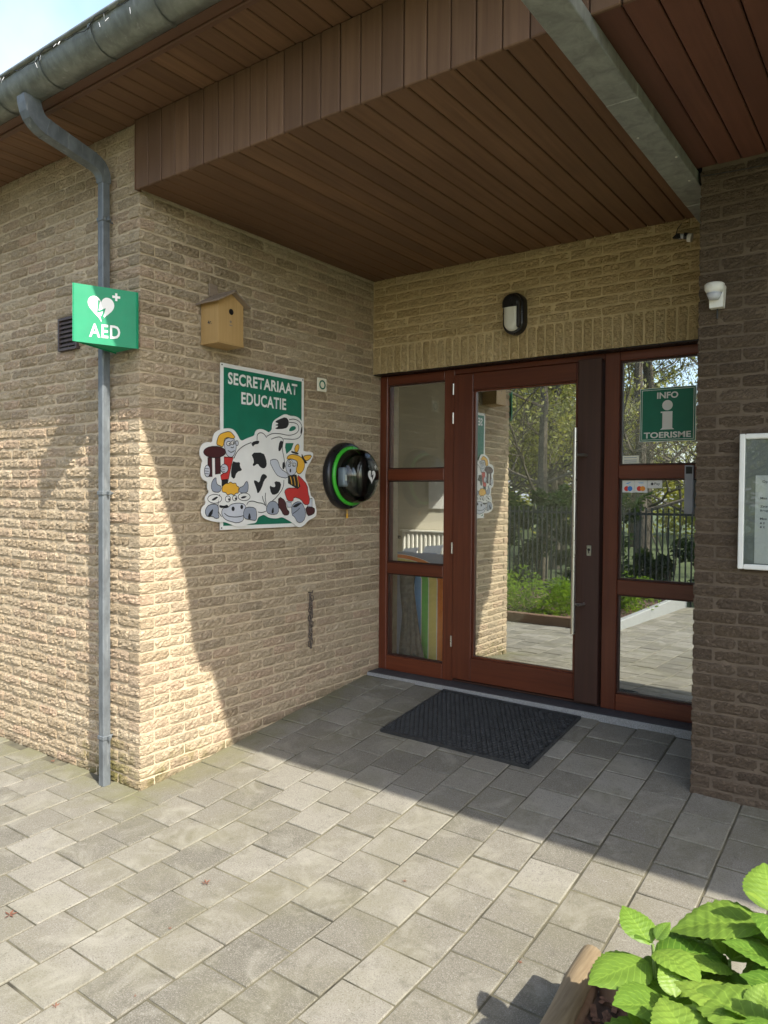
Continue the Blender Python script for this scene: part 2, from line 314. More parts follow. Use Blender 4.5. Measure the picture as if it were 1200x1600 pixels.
# ------------------------------------------------------------------ bricks
BL, BH, BD, CH_ = .190, .050, .088, .061        # brick length, height, depth and course pitch
def fold_noise(p, seed, amp):
    q = Vector((p[0]*30+seed*7.3, p[1]*30+seed*3.1, p[2]*50+p[0]*14*math.sin(seed*2.3)+seed*1.7))
    w = noise.noise(q*.55+Vector((5, 1, 9)))*1.1
    a = 1-abs(noise.noise(q+Vector((w, 0, w))))*2.6
    return amp*(max(a, -.6)*.50 + .55*noise.noise(q*1.9) - .12)
def brick_mesh(name, seed, amp, Lb=BL, nu=10):
    """box with its front (-y), left and right ends rough; origin in the middle of the front face"""
    nv = 6; ne = 3; rnd = random.Random(seed); vs = []; fs = []
    hx, hz = Lb/2, BH/2
    ring = [(-hx, BD-BD*i/(ne-1), 'e') for i in range(ne-1)] + [(-hx+Lb*i/(nu-1), 0.0, 'f') for i in range(nu)] + [(hx, BD*i/(ne-1), 'e') for i in range(1, ne)]
    bow = rnd.uniform(-.002, .002); tl = rnd.uniform(-.003, .003)
    for j in range(nv):
        z = -hz+BH*j/(nv-1)
        for i, (x, y, t) in enumerate(ring):
            edge = (j in (0, nv-1)); cor = (abs(abs(x)-hx) < 1e-5 and y < 1e-5)
            d = fold_noise((x, y, z), seed, amp)
            px, py, pz = x, y, z
            if t == 'f': py = y - d*(.45 if edge else 1) + (.0035 if edge else 0) + (.0028 if cor else 0) + (.001 if abs(x) > hx-.018 else 0)
            else: px = x + math.copysign(d*.8, x) - math.copysign(.0012 if edge else 0, x)
            if edge: pz += .0034*noise.noise(Vector((x*30+seed, y*30, j))) + bow*(1-(x/hx)**2)+tl*x/hx*.5
            vs.append((px, py, pz))
    n = len(ring)
    for j in range(nv-1):
        for i in range(n-1): fs.append((j*n+i, j*n+i+1, (j+1)*n+i+1, (j+1)*n+i))
    fs.append(tuple(range(n-1, -1, -1))); fs.append(tuple((nv-1)*n+i for i in range(n)))
    me = bpy.data.meshes.new(name); me.from_pydata(vs, [], fs); me.update(); return me
def brick_set(prefix, mat_, amp, Lb=BL, n=14, s0=0):
    out = []
    for i in range(n):
        me = brick_mesh(prefix, s0+i+1, amp, Lb, 14 if Lb > .12 else 8); me.materials.append(mat_); out.append(me)
    return out
def build_wall(root, specs, cap=300, fieldmat=None):
    """specs: (mesh, matrix). The bricks that show largest become objects, the rest one field"""
    sc = []
    for me, mw in specs:
        p = project(mw.translation); s = 0
        if p and -30 < p[0] < 1230 and -30 < p[1] < 1630: s = 1/p[2]**2
        sc.append(s)
    order = sorted(range(len(specs)), key=lambda i: -sc[i]); keep = set(i for i in order[:cap] if sc[i] > 0)
    inv = Matrix.Translation(-root.location); V = []; Fc = []; R_ = []
    for i, (me, mw) in enumerate(specs):
        if i in keep:
            o = bpy.data.objects.new('brick', me); COL.objects.link(o); o.parent = root; o.matrix_local = inv @ mw
        else:
            b0 = len(V); mm = inv @ mw; V += [(mm @ v.co)[:] for v in me.vertices]; Fc += [tuple(q+b0 for q in p.vertices) for p in me.polygons]; R_ += [random.random()]*len(me.polygons)
    if V:
        me = bpy.data.meshes.new('brick_field'); me.from_pydata(V, [], Fc); me.update(); a = me.attributes.new('rnd', 'FLOAT', 'FACE'); a.data.foreach_set('value', R_)
        o = link('brick_field', me, root, fieldmat); tag(o, kind='stuff')
brick_depth = .0045
JIT = lambda s: random.uniform(-s, s)
def T(x, y, z, rz=0.0, ry=0.0): return Matrix.Translation((x, y, z)) @ Matrix.Rotation(rz, 4, 'Z') @ Matrix.Rotation(ry, 4, 'Y')
FLIP = lambda m_: m_ @ Matrix.Rotation(math.pi, 4, 'Y') if random.random() < .5 else m_    # turned upside down for variety
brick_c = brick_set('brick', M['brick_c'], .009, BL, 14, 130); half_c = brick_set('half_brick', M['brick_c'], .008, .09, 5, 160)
bricks = brick_set('brick', M['brick'], .0088, BL, 24); half = brick_set('half_brick', M['brick'], .008, .09, 5, 40)
RX = math.pi/2      # turns a -y facing brick to +x
H2, HS, HL, YC = 3.465, 3.12, 2.447, 2.0
XL, XR = -3.4, 8.6
# --- facade wall (plane y = 0, x < 0)
root_a = thing('brick_wall', 'rough buff brick facade wall carrying the zinc drainpipe and brown vent grille', 'wall', (-1.7, 0, 0))
sa, sb = [], []
nc = int(H2/CH_)+1
for j in range(-1, nc):
    z = j*CH_+BH/2+.004
    if z+BH/2 > H2+.03: continue
    ev = j % 2 == 0
    x = 0.0 if ev else -.1
    first = True
    while x > XL:
        if -.735 < x-.095 < -.565+.09 and False: pass
        sa.append((random.choice(bricks), FLIP(T(x-BL/2+JIT(.001), JIT(.0028), z+JIT(.0015)))) if not first or not ev else (random.choice(bricks), T(x-BL/2, JIT(.001), z)))
        first = False; x -= .20
    # --- porch side wall (plane x = 0, y > 0)
    if z+BH/2 < HS+.05:
        y = .0 if not ev else .1; first = True
        while y < 2.1:
            sb.append((random.choice(bricks), FLIP(T(JIT(.0015), y+BL/2+JIT(.001), z+JIT(.001), RX)) if not (first and not ev) else T(JIT(.001), y+BL/2, z, RX)))
            first = False; y += .20
    elif not ev: sa.append((random.choice(bricks), T(0, BL/2, z, RX)))
build_wall(root_a, sa, 300, M['brick'])
MB((-1.7, 0, 0)).box((XL, .0062, -.2), (-.0062, .30, H2+.1)).build('mortar', M['mortar'], root_a)
root_b = thing('brick_wall', 'buff brick porch side wall with the cow signboard, birdhouse and defibrillator cabinet', 'wall', (0, 1.05, 0))
build_wall(root_b, sb, 300, M['brick'])
MB((0, 1.05, 0)).box((-.28, .301, -.2), (-.0062, 2.35, HS+.03)).box((-.0955, .012, -.2), (-.0063, .30, HS+.03)).build('mortar', M['mortar'], root_b)
# --- wall above the door (plane y = 2)
root_c = thing('brick_wall', 'buff brick wall band above the entrance with an upright soldier course', 'wall', (1.2, YC, HL))
spec = []
x = .012
while x < 2.75:
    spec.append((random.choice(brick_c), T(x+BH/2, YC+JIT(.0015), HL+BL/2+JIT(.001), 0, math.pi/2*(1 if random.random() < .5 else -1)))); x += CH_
z = HL+BL+.011+BH/2; j = 0
while z-BH/2 < HS-.005:
    x = .012 if j % 2 else -.088
    while x < 2.75:
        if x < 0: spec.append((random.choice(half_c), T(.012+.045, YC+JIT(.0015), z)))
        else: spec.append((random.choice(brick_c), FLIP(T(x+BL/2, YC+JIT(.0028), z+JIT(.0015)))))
        x += .20
    z += CH_; j += 1
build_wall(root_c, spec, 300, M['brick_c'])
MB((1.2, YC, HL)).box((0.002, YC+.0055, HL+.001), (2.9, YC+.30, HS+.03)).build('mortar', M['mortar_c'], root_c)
MB((1.2, YC, HL)).box((.002, YC+.012, HL-.006), (2.9, YC+.14, HL-.0005)).build('lintel_plate', M['black'], root_c)
# --- brown brick wall (plane y = 1.369, x > 2.395)
XD, YD = 2.402, 1.369
bd = brick_set('brick', M['brick_d'], .0065, BL, 12, 80)
root_d = thing('brick_wall', 'dark brown brick wall carrying the white framed notice board', 'wall', (XD+.6, YD, 0))
spec = []
for j in range(-1, int(HS/CH_)+1):
    z = j*CH_+BH/2+.004; ev = j % 2 == 0
    if z+BH/2 > HS+.03: continue
    x = XD if ev else XD+.1
    while x < 5.2: spec.append((random.choice(bd), T(x+BL/2+JIT(.001), YD+JIT(.0028), z+JIT(.0015)))); x += .20
    y = YD+.1 if ev else YD
    while y < 2.2: spec.append((random.choice(bd), T(XD, y+BL/2, z+JIT(.001), -RX))); y += .20
build_wall(root_d, spec, 300, M['brick_d'])
MB((XD+.6, YD, 0)).box((XD+.0055, YD+.0055, -.2), (XR, YD+.30, HS+.03)).box((XD+.0056, YD+.301, -.2), (XD+.3, 2.3, HS+.03)).build('mortar', M['mortar_d'], root_d)

# ------------------------------------------------------------------ timber ceiling, fascia, eaves, roof
def board_mesh(name, a, b, m_, ch=.004):
    o = MB().box(a, b, ch); me = bpy.data.meshes.new(name); me.from_pydata(o.v, [], o.f); me.update(); me.materials.append(m_); return me
pc = thing('porch_ceiling', 'brown tongue and groove board ceiling over the entrance porch', 'ceiling', (1.12, 1.0, HS))
bw = .1035; bme = board_mesh('board', (-bw/2+.0025, -1.005, 0), (bw/2-.0025, 1.005, .018), M['soffit'])
x = .004+bw/2
while x < 2.27:
    o = link('board', bme, pc); o.location = (x-1.12, 0, JIT(.0012)); x += bw
MB((1.12, 1.0, HS)).box((-.02, -.004, HS+.0195), (2.34, 2.02, HS+.03)).build('backing', M['backing'], pc)
pd = thing('porch_ceiling', 'brown board ceiling, its colour reddened for the light, in front of the brown brick wall', 'ceiling', (3.7, .68, HS))
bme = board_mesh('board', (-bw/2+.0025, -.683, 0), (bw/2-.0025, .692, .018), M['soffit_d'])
x = 2.372+bw/2
while x < XR:
    o = link('board', bme, pd); o.location = (x-3.7, 0, JIT(.0012)); x += bw
MB((3.7, .68, HS)).box((2.345, -.004, HS+.0195), (XR, 1.40, HS+.03)).box((2.33, 1.40, HS+.0195), (2.6, 2.02, HS+.03)).build('backing', M['backing'], pd)
fs_ = thing('fascia', 'upright brown boards cladding the edge of the porch ceiling', 'cladding', (2.5, -.02, HS))
bme = board_mesh('board', (-bw/2+.0025, -.018, -.008), (bw/2-.0025, .0, H2-HS-.002), M['fascia'])
x = .0+bw/2
while x < XR:
    o = link('board', bme, fs_); o.location = (x-2.5, JIT(.001)+.012, JIT(.001)); x += bw
MB((2.5, -.02, HS)).box((.004, -.0065, HS+.004), (XR, .012, H2+.02)).build('backing', M['backing'], fs_)
MB((2.5, -.02, HS)).box((-.004, -.027, HS-.008), (.0005, .012, H2-.002)).build('end_trim', M['fascia'], fs_)
ev_ = thing('eaves_soffit', 'narrow brown board soffit under the gutter', 'soffit', (0, -.15, H2))
bme = board_mesh('board', (-.05+.0025, -.165, 0), (.05-.0025, .155, .016), M['soffit'])
x = XL
while x < XR:
    o = link('board', bme, ev_); o.location = (x+.05, 0, JIT(.001)); x += .1
MB((0, -.15, H2)).box((XL, -.315, H2+.0175), (XR, .02, H2+.03)).build('backing', M['backing'], ev_)
MB((0, -.15, H2)).box((XL, -.345, H2-.016), (XR, -.3165, H2+.012), .005).build('trim', M['trim'], ev_)
MB((0, -.15, H2)).box((XL, -.395, H2-.004), (XR, -.346, H2+.15)).build('fascia_board', M['trim'], ev_)
rf = thing('roof', 'dark tiled pitched roof rising behind the zinc gutter', 'roof', (0, -.4, 3.62))
MB((0, -.4, 3.62)).prism([(XL, -.44, 3.60), (XL, 2.25, 4.15), (XL, 2.25, 4.25), (XL, -.44, 3.66)], (XR-XL, 0, 0)).box((XL, 2.20, 2.9), (XR, 2.25, 4.14)).build('slab', M['roof'], rf)
MB((0, -.4, 3.62)).box((XL, 2.251, 2.86), (.3, 5.1, 2.96)).box((2.6, 2.251, 2.86), (XR, 5.1, 2.96)).box((.3, 2.251, 2.86), (2.6, 2.9, 2.96)).box((.3, 4.3, 2.86), (2.6, 5.1, 2.96)).build('flat_roof', M['roof'], rf)  # unseen flat roof, left open so daylight reaches the room
MB((0, -.4, 3.62)).box((.25, 2.85, 2.965), (2.65, 4.35, 2.98)).build('added_rooflight', M['added_pane'], rf)  # unseen rooflight, added to brighten the interior behind the glass
MB((0, -.4, 3.62)).box((XL, -.39, 3.50), (XR, -.30, 3.63)).box((XL, .02, H2+.031), (XR, .10, 3.80)).build('wall_plate', M['backing'], rf)

# --- gutter
GZ = 3.46
gt = thing('gutter', 'weathered zinc eaves gutter hung with fairy lights', 'gutter', (0, -.46, GZ))
prof = [(-.398, GZ+.11), (-.398, GZ), (-.44, GZ-.004), (-.475, GZ+.006), (-.503, GZ+.03), (-.518, GZ+.065), (-.522, GZ+.098)]
g = MB((0, -.46, GZ)); n = len(prof); vs = [(XL, y, z) for y, z in prof]+[(XR, y, z) for y, z in prof]
g.add(vs, [(i, i+1, n+i+1, n+i) for i in range(n-1)], True)
vs = [(XL, y+.004, z+.003) for y, z in prof]+[(XR, y+.004, z+.003) for y, z in prof]; g.add(vs, [(n+i, n+i+1, i+1, i) for i in range(n-1)], True); g.build('trough', M['zinc_d'], gt)
MB((0, -.46, GZ)).tube([(XL, -.526, GZ+.104), (XR, -.526, GZ+.104)], .011, 10).build('bead', M['zinc_d'], gt)
bx = -3.31
while bx < XR:
    q = MB((0, -.46, GZ)); w_ = .012
    pr = [(y-(.004 if i > 1 else 0)-(.002 if i > 4 else 0), z-.004) for i, (y, z) in enumerate(prof)]; m_ = len(pr)
    q.add([(bx-w_, y, z) for y, z in pr]+[(bx+w_, y, z) for y, z in pr], [(i, i+1, m_+i+1, m_+i) for i in range(m_-1)], True); q.build('bracket', M['zinc_d'], gt); bx += .41
# unseen wedge added to the gutter to cast the notch on the porch wall
MB((0, -.46, GZ)).prism([(2.33, -.53, GZ+.10), (2.76, -.53, GZ+.10), (2.76, -.622, GZ+.10)], (0, 0, .012)).build('shadow_wedge', M['zinc_d'], gt)
# --- drainpipe with swan neck
dp = thing('drainpipe', 'grey zinc drainpipe with swan neck at the wall corner', 'pipe', (-.235, -.05, 0))
PX_, PY_ = -.235, -.052
q = MB((PX_, PY_, 0)); q.box((PX_-.023, PY_-.023, ground(PX_, 0)-.01), (PX_+.023, PY_+.023, 3.20), .005); q.build('pipe', M['zinc'], dp)
EL = MB((PX_, PY_, 0))
path = []; rr_ = []
def bez(a, b, c, n_):
    return [Vector(a)*(1-t)**2+Vector(b)*2*t*(1-t)+Vector(c)*t*t for t in [i/n_ for i in range(n_+1)]]
p1 = bez((PX_, -.455, 3.465), (PX_, -.45, 3.362), (PX_, -.375, 3.345), 6); p2 = bez((PX_, -.125, 3.285), (PX_, PY_, 3.268), (PX_, PY_, 3.19), 6)
path = p1+p2; rr_ = [(.034, .042)]*4+[(.034, .040)]*3+[(.031, .036), (.030, .035), (.030, .033), (.029, .031), (.028, .029), (.027, .027), (.026, .026)]
EL.tube(path, rr_, 4, sq=True, up=(1, 0, 0)); EL.build('swan_neck', M['zinc'], dp)
for i_, t_i in ((6, (.0355, .0415)), (7, (.0325, .0375))):
    a_ = path[i_]; d_ = (path[i_+1]-path[i_-1]).normalized()
    MB((PX_, PY_, 0)).tube([a_-d_*.004, a_+d_*.004], [t_i, t_i], 4, sq=True, up=(1, 0, 0)).build('joint_ring', M['zinc'], dp)
for zc in (3.0, 1.565, .26):
    c = MB((PX_, PY_, 0)); c.box((PX_-.027, PY_-.027, zc-.011), (PX_+.027, PY_+.027, zc+.011), .003); c.box((PX_-.05, PY_-.004, zc-.009), (PX_-.031, PY_+.004, zc+.009)); c.box((PX_+.031, PY_-.004, zc-.009), (PX_+.048, PY_+.004, zc+.009)); c.tube([(PX_, PY_+.03, zc), (PX_, .01, zc)], .005, 6)
    c.build('clamp', M['zinc'], dp)

# --- zinc box channel under the ceiling joint
zb = thing('zinc_channel', 'galvanised zinc box channel running under the porch ceiling to the brown wall', 'channel', (2.31, .7, 3.08))
def zbox(y0, y1, nm, zl=3.062, g_=0.0): MB((2.31, .7, 3.08)).box((2.266-g_, y0, zl-g_), (2.386+g_, y1, 3.118), .003).build(nm, M['zinc_b'], zb)
zbox(-.44, .46, 'section'); zbox(.461, 1.66, 'section', 3.064, .0015); zbox(1.661, 1.99, 'section', 3.062)
for yy, xx in ((.78, 2.29), (1.34, 2.36), (1.05, 2.375)): MB((2.31, .7, 3.08)).lathe((xx, yy, 3.062), (0, 0, -1), [(.006, 0), (.005, .003), (0, .004)], 8).build('rivet', M['steel'], zb)

# ------------------------------------------------------------------ paving and garden ground
pv = bpy.data.objects.new('paving', None); COL.objects.link(pv); tag(pv, kind='structure'); tag(pv, label='grey square concrete pavers laid in staggered rows')
PS = .22
def paver_mesh(seed, w, d):
    r = random.Random(seed); j = lambda: r.uniform(-.0012, .0012); gp = .0035+r.uniform(0, .001)
    x, y, c = w/2-gp, d/2-gp, .0035
    top = [(-x+c+j(), -y+c+j()), (x-c+j(), -y+c+j()), (x-c+j(), y-c+j()), (-x+c+j(), y-c+j())]; bot = [(-x, -y), (x, -y), (x, y), (-x, y)]
    vs = [(a, b, 0) for a, b in top]+[(a, b, -.0035) for a, b in bot]+[(a, b, -.05) for a, b in bot]
    fs = [(0, 1, 2, 3)]+[(4+i, 4+(i+1) % 4, (i+1) % 4, i) for i in range(4)]+[(8+i, 8+(i+1) % 4, 4+(i+1) % 4, 4+i) for i in range(4)]
    me = bpy.data.meshes.new('paver'); me.from_pydata(vs, [], fs); me.update(); me.materials.append(M['paver']); return me
PM = [paver_mesh(i, PS, PS) for i in range(6)]; PH = [paver_mesh(20+i, PS, PS/2) for i in range(3)]
spec = []
def wall_block(x, y):       # nothing is laid under the building
    return (x < 0 and y > 0) or (x > XD and y > YD) or y > 1.97
for i in range(-22, 19):
    x = -.01+PS*i+PS/2; off = .072 if i % 2 else .182
    for k_ in range(-26, 10):
        y = off+PS*k_+PS/2; me = None; yc = y
        lim = 0 if x < 0 else (YD if x > XD else 1.965)
        if y-PS/2 > lim-.04: continue
        if y+PS/2 > lim+.002 and lim < 1.9: me = None
        if 2.85 < x and -2.2 < y < -.12 or (y < -2.15 and x < .25): continue      # the planting bed
        sl = math.atan((ground(x, y+.1)-ground(x, y-.1))/.2)
        spec.append((random.choice(PM), Matrix.Translation((x, yc, ground(x, yc)+JIT(.0022))) @ Matrix.Rotation(sl+JIT(.006), 4, 'X') @ Matrix.Rotation((.0108 if 0 < x < 3.5 else 0)+JIT(.006), 4, 'Y') @ Matrix.Rotation(random.choice((0, math.pi))+JIT(.004), 4, 'Z')))
sc = []
for me, mw in spec:
    p = project(mw.translation); sc.append(1/p[2]**2 if p and -60 < p[0] < 1260 and 700 < p[1] < 1680 else 0)
order = sorted(range(len(spec)), key=lambda i: -sc[i]); keep = set(i for i in order[:300] if sc[i] > 0)
V, Fc, R_ = [], [], []
for i, (me, mw) in enumerate(spec):
    if i in keep: o = bpy.data.objects.new('paver', me); COL.objects.link(o); o.parent = pv; o.matrix_local = mw
    else:
        b0 = len(V); V += [(mw @ v.co)[:] for v in me.vertices]; Fc += [tuple(q+b0 for q in p.vertices) for p in me.polygons]; R_ += [random.random()]*len(me.polygons)
me = bpy.data.meshes.new('paver_field'); me.from_pydata(V, [], Fc); me.update(); a = me.attributes.new('rnd', 'FLOAT', 'FACE'); a.data.foreach_set('value', R_); o = link('paver_field', me, pv, M['paver']); tag(o, kind='stuff')
# joint sand: a sheet that follows the slope, just under the paver tops
gx = [-5.2, 0, .9, 1.8, 2.7, 3.5, 5.2]; gy = [-6.2, -3, -1.5, -.6]+[-.5+.1*i for i in range(11)]+[1, 1.5, 2.15]
vs = [(x, y, ground(x, y)-(.006 if y > -2.5 else .15)) for y in gy for x in gx]; nx = len(gx)
MB().add(vs, [(r_*nx+c_, r_*nx+c_+1, (r_+1)*nx+c_+1, (r_+1)*nx+c_) for r_ in range(len(gy)-1) for c_ in range(nx-1)]).build('joint_sand', M['sand'], pv)
gd = MB().add([(-150, -150, -.24), (150, -150, -.24), (150, 150, -.24), (-150, 150, -.24)], [(0, 1, 2, 3)]).build('garden_ground', M['grass']); tag(gd, kind='structure')
bed = MB().add([(-14, -6, -.10), (.25, -6, -.10), (.25, -2.15, -.10), (-14, -2.15, -.10)], [(0, 1, 2, 3)]).build('soil_border', M['soil']); tag(bed, kind='structure')

# ------------------------------------------------------------------ entrance: step, frame, sidelights, door
YF = 2.10; ZB = .265
stp = thing('doorstep', 'dark blue stone doorstep with pale chiselled edge under the entrance door', 'doorstep', (1.2, 2.0, .24))
for x0, x1 in ((.001, 1.13), (1.133, 2.393)): MB((1.2, 2.0, .24)).box((x0, 1.968, .18), (x1, 2.26, ZB), .003).build('stone_slab', M['stone'], stp)
MB((1.2, 2.0, .24)).box((.001, 1.958, .18), (2.393, 1.9675, ZB-.003), .001).build('chiselled_edge', M['stone_e'], stp)
fr = thing('entrance_frame', 'red stained timber entrance frame with glazed sidelights on both sides of the door', 'door frame', (1.2, YF, ZB))
def fb(nm, x0, x1, z0, z1, m_='frame', par=None, y0=YF, y1=YF+.09, ch=.004): return MB((1.2, YF, ZB)).box((x0, y0, z0), (x1, y1, z1), ch).build(nm, M[m_], par or fr)
XP1, XP2 = .60, 1.70            # door opening between posts
fb('post', .0, .066, ZB, 2.44); fb('post', .558, .640, ZB, 2.44); fb('post', 1.700, 1.792, ZB, 2.44); fb('post', 2.36, 2.44, ZB, 2.44)
fb('head_rail', .067, .557, 2.375, 2.44, 'frame_h'); fb('head_rail', .641, 1.699, 2.402, 2.44, 'frame_h'); fb('head_rail', 1.793, 2.359, 2.385, 2.44, 'frame_h')
for z0, z1 in ((1.672, 1.755), (.985, 1.068), (ZB, .372)): fb('rail', .067, .557, z0, z1, 'frame_h')
for z0, z1 in ((1.675, 1.755), (.972, 1.062), (ZB, .365)): fb('rail', 1.793, 2.359, z0, z1, 'frame_h')
for x0, x1, zs in ((.067, .557, ((1.756, 2.374), (1.069, 1.671), (.373, .984))), (1.793, 2.359, ((1.756, 2.384), (1.063, 1.674), (.366, .971)))):
    for z0, z1 in zs:
        pn = MB((1.2, YF, ZB)).box((x0, YF+.036, z0), (x1, YF+.042, z1)).build('pane', M['glass_s' if x0 < 1 else 'glass'], fr)
        bd_ = MB((1.2, YF, ZB)); t_ = .009
        bd_.box((x0, YF+.022, z0), (x0+t_, YF+.035, z1)).box((x1-t_, YF+.022, z0), (x1, YF+.035, z1)).box((x0+t_, YF+.022, z0), (x1-t_, YF+.035, z0+t_)).box((x0+t_, YF+.022, z1-t_), (x1-t_, YF+.035, z1)); bd_.build('glazing_bead', M['strip'], pn)
dr = thing('entrance_door', 'red stained timber door with full height glass and long steel handle bar', 'door', (.66, YF-.01, ZB))
def db(nm, x0, x1, z0, z1, m_='frame', par=None, y0=YF-.018, y1=YF+.062, ch=.004): return MB((.66, YF-.01, ZB)).box((x0, y0, z0), (x1, y1, z1), ch).build(nm, M[m_], par or dr)
db('stile', .646, .795, .29, 2.398); db('stile', 1.527, 1.54, .29, 2.398)
db('rail', .796, 1.526, 2.285, 2.398, 'frame_h'); db('rail', .796, 1.526, .29, .450, 'frame_h')
pn = MB((.66, YF-.01, ZB)).box((.796, YF+.020, .451), (1.526, YF+.027, 2.284)).build('pane', M['glass'], dr)
bd_ = MB((.66, YF-.01, ZB)); t_ = .01
for a_, b_ in (((.796, .451), (.806, 2.284)), ((1.516, .451), (1.526, 2.284)), ((.806, .451), (1.516, .461)), ((.806, 2.274), (1.516, 2.284))): bd_.box((a_[0], YF+.004, a_[1]), (b_[0], YF+.0195, b_[1]))
bd_.build('glazing_bead', M['frame'], pn)
db('lock_panel', 1.541, 1.690, .285, 2.41, 'strip', None, YF-.03, YF+.06)
hd = MB((.66, YF-.01, ZB)).tube([(1.558, YF-.105, .72), (1.558, YF-.105, 1.985)], .0135, 14).build('handle', M['steel'], dr)
for zc in (1.82, .90): MB((.66, YF-.01, ZB)).tube([(1.558, YF-.105, zc), (1.60, YF-.07, zc), (1.60, YF-.03, zc)], .009, 10).build('mount', M['steel'], hd)
lk = MB((.66, YF-.01, ZB)).box((1.612, YF-.035, 1.20), (1.642, YF-.0305, 1.265), .002).build('lock_plate', M['steel'], dr)
MB((.66, YF-.01, ZB)).lathe((1.627, YF-.0355, 1.238), (0, -1, 0), [(.009, 0), (.008, .004), (0, .004)], 14).box((1.624, YF-.037, 1.215), (1.630, YF-.0355, 1.235)).build('key_cylinder', M['black'], lk)
for zc in (2.30, 2.10, 1.20, .55): MB((.66, YF-.01, ZB)).tube([(.643, YF-.022, zc-.038), (.643, YF-.022, zc+.038)], .007, 8).build('hinge', M['steel'], dr)
db('threshold', .646, 1.69, ZB+.001, .284, 'strip', None, YF+.0, YF+.06)

# ------------------------------------------------------------------ doormat
mt = thing('doormat', 'black rubber honeycomb doormat on the pavers before the door', 'doormat', (1.158, 1.57, ground(1.158, 1.57)))
mt.rotation_euler = (math.atan(.125), .0108, 0)
hw, hd_ = .478, .362; q = MB(); pitch = .027
rows = int(2*hd_/pitch)
for r_ in range(rows):
    yb = -hd_+pitch*(r_+.5); pts = []
    x = -hw; k_ = 0
    while x <= hw+1e-6:
        pts.append((x, yb+(.0095 if (k_+r_) % 2 else -.0095))); x += .0165; k_ += 1
    vs, fs = [], []
    for (a_, b_) in pts: vs += [(a_, b_-.0036, .003), (a_, b_-.0028, .0155), (a_, b_+.0028, .0155), (a_, b_+.0036, .003)]
    for i in range(len(pts)-1):
        for e in range(3): fs.append((i*4+e, (i+1)*4+e, (i+1)*4+e+1, i*4+e+1))
    q.add(vs, fs)
q.build('honeycomb', M['rubber'], mt)
q = MB(); q.box((-hw-.006, -hd_-.006, .0005), (hw+.006, hd_+.006, .004)); 
for s_ in (-1, 1): q.box((s_*hw-.006, -hd_-.006, .004), (s_*hw+.006, hd_+.006, .016)); q.box((-hw+.006, s_*hd_-.006, .004), (hw-.006, s_*hd_+.006, .016))
q.build('base', M['rubber'], mt)

# ------------------------------------------------------------------ lettering
def text_mesh(s, size=1.0, bold=.0, ext=.0, align='CENTER', sp=1.0):
    c = bpy.data.curves.new('lettering', 'FONT'); c.body = s; c.size = size; c.align_x = align; c.offset = bold; c.extrude = ext; c.resolution_u = 3; c.space_character = sp
    o = bpy.data.objects.new('lettering', c); COL.objects.link(o); bpy.context.view_layer.update()
    me = bpy.data.meshes.new_from_object(o.evaluated_get(bpy.context.evaluated_depsgraph_get())); bpy.data.objects.remove(o); bpy.data.curves.remove(c)
    return me
def put_text(s, parent, width, height, center, ux, uy, m_, bold=.02, lift=.0012, name='lettering', sp=1.0):
    """fit the lettering into width x height around center, in the plane spanned by ux, uy"""
    me = text_mesh(s, 1.0, bold, .0, sp=sp)
    xs = [v.co.x for v in me.vertices]; ys = [v.co.y for v in me.vertices]; cx, cy = (min(xs)+max(xs))/2, (min(ys)+max(ys))/2
    kx = width/(max(xs)-min(xs)); ky = height/(max(ys)-min(ys)); ux = Vector(ux).normalized(); uy = Vector(uy).normalized(); n_ = ux.cross(uy); org = parent.matrix_world.inverted() if False else None
    c0 = Vector(center)+n_*lift
    for v in me.vertices: v.co = c0+ux*((v.co.x-cx)*kx)+uy*((v.co.y-cy)*ky)
    me.materials.clear(); me.materials.append(m_); o = link(name, me, parent); return o

# ------------------------------------------------------------------ signboard on the porch side wall
sg = thing('signboard', 'green SECRETARIAAT EDUCATIE signboard with cut-out cow and two children', 'sign', (0, .88, 1.35))
SO = Vector((0, .88, 1.35))
def sp(px, py, x): return onX(px, py, x)
board = [(0, .528), (0, 1.237)]
XB0, XB1 = .012, .017
def flat(name, pts, x0, th, m_, parent):      # pts in (y, z)
    a = MB(SO); a.prism([(x0, y, z) for y, z in pts], (th, 0, 0)); return fix(a.build(name, M[m_], parent))
wb = flat('white_panel', [(.530, 1.357), (1.19, 1.357), (1.237, 1.40), (1.237, 2.317), (.530, 2.317)], XB0, .005, 'whiteprint', sg)
flat('green_panel', [(.553, 1.380), (1.18, 1.380), (1.215, 1.415), (1.215, 2.294), (.553, 2.294)], XB1+.0003, .0008, 'green', wb)
for yy, zz in ((.541, 2.306), (1.226, 2.306), (.541, 1.368)): MB(SO).lathe((XB1, yy, zz), (1, 0, 0), [(.005, 0), (.004, .002), (0, .0025)], 8).build('screw', M['black'], sg)
for w_, q4 in (('SECRETARIAAT', ((355.8, 580.8), (355.8, 600), (464, 600.8), (464, 618))), ('EDUCATIE', ((376.7, 612.5), (376.7, 631.7), (446.7, 623), (446.7, 641)))):
    k4 = [onX(x, y, XB1) for x, y in q4]; c4 = (k4[0]+k4[1]+k4[2]+k4[3])/4; c4.x = XB1+.0012
    put_text(w_, sg, (k4[2].y+k4[3].y-k4[0].y-k4[1].y)/2, (k4[0].z-k4[1].z+k4[2].z-k4[3].z)/2, c4-SO, (0, 1, 0), (0, 0, 1), M['whiteprint'], .028, sp=1.06)
XA = .030
def ya(ax, ay): p = onX(300+ax/8, 640+ay/8, XA); return (p.y, p.z)
def yb(ax, ay): return ya(ax+800, ay)
A_ = lambda L: [ya(*q) for q in L]
B_ = lambda L: [ya(x+800, y) for x, y in L]
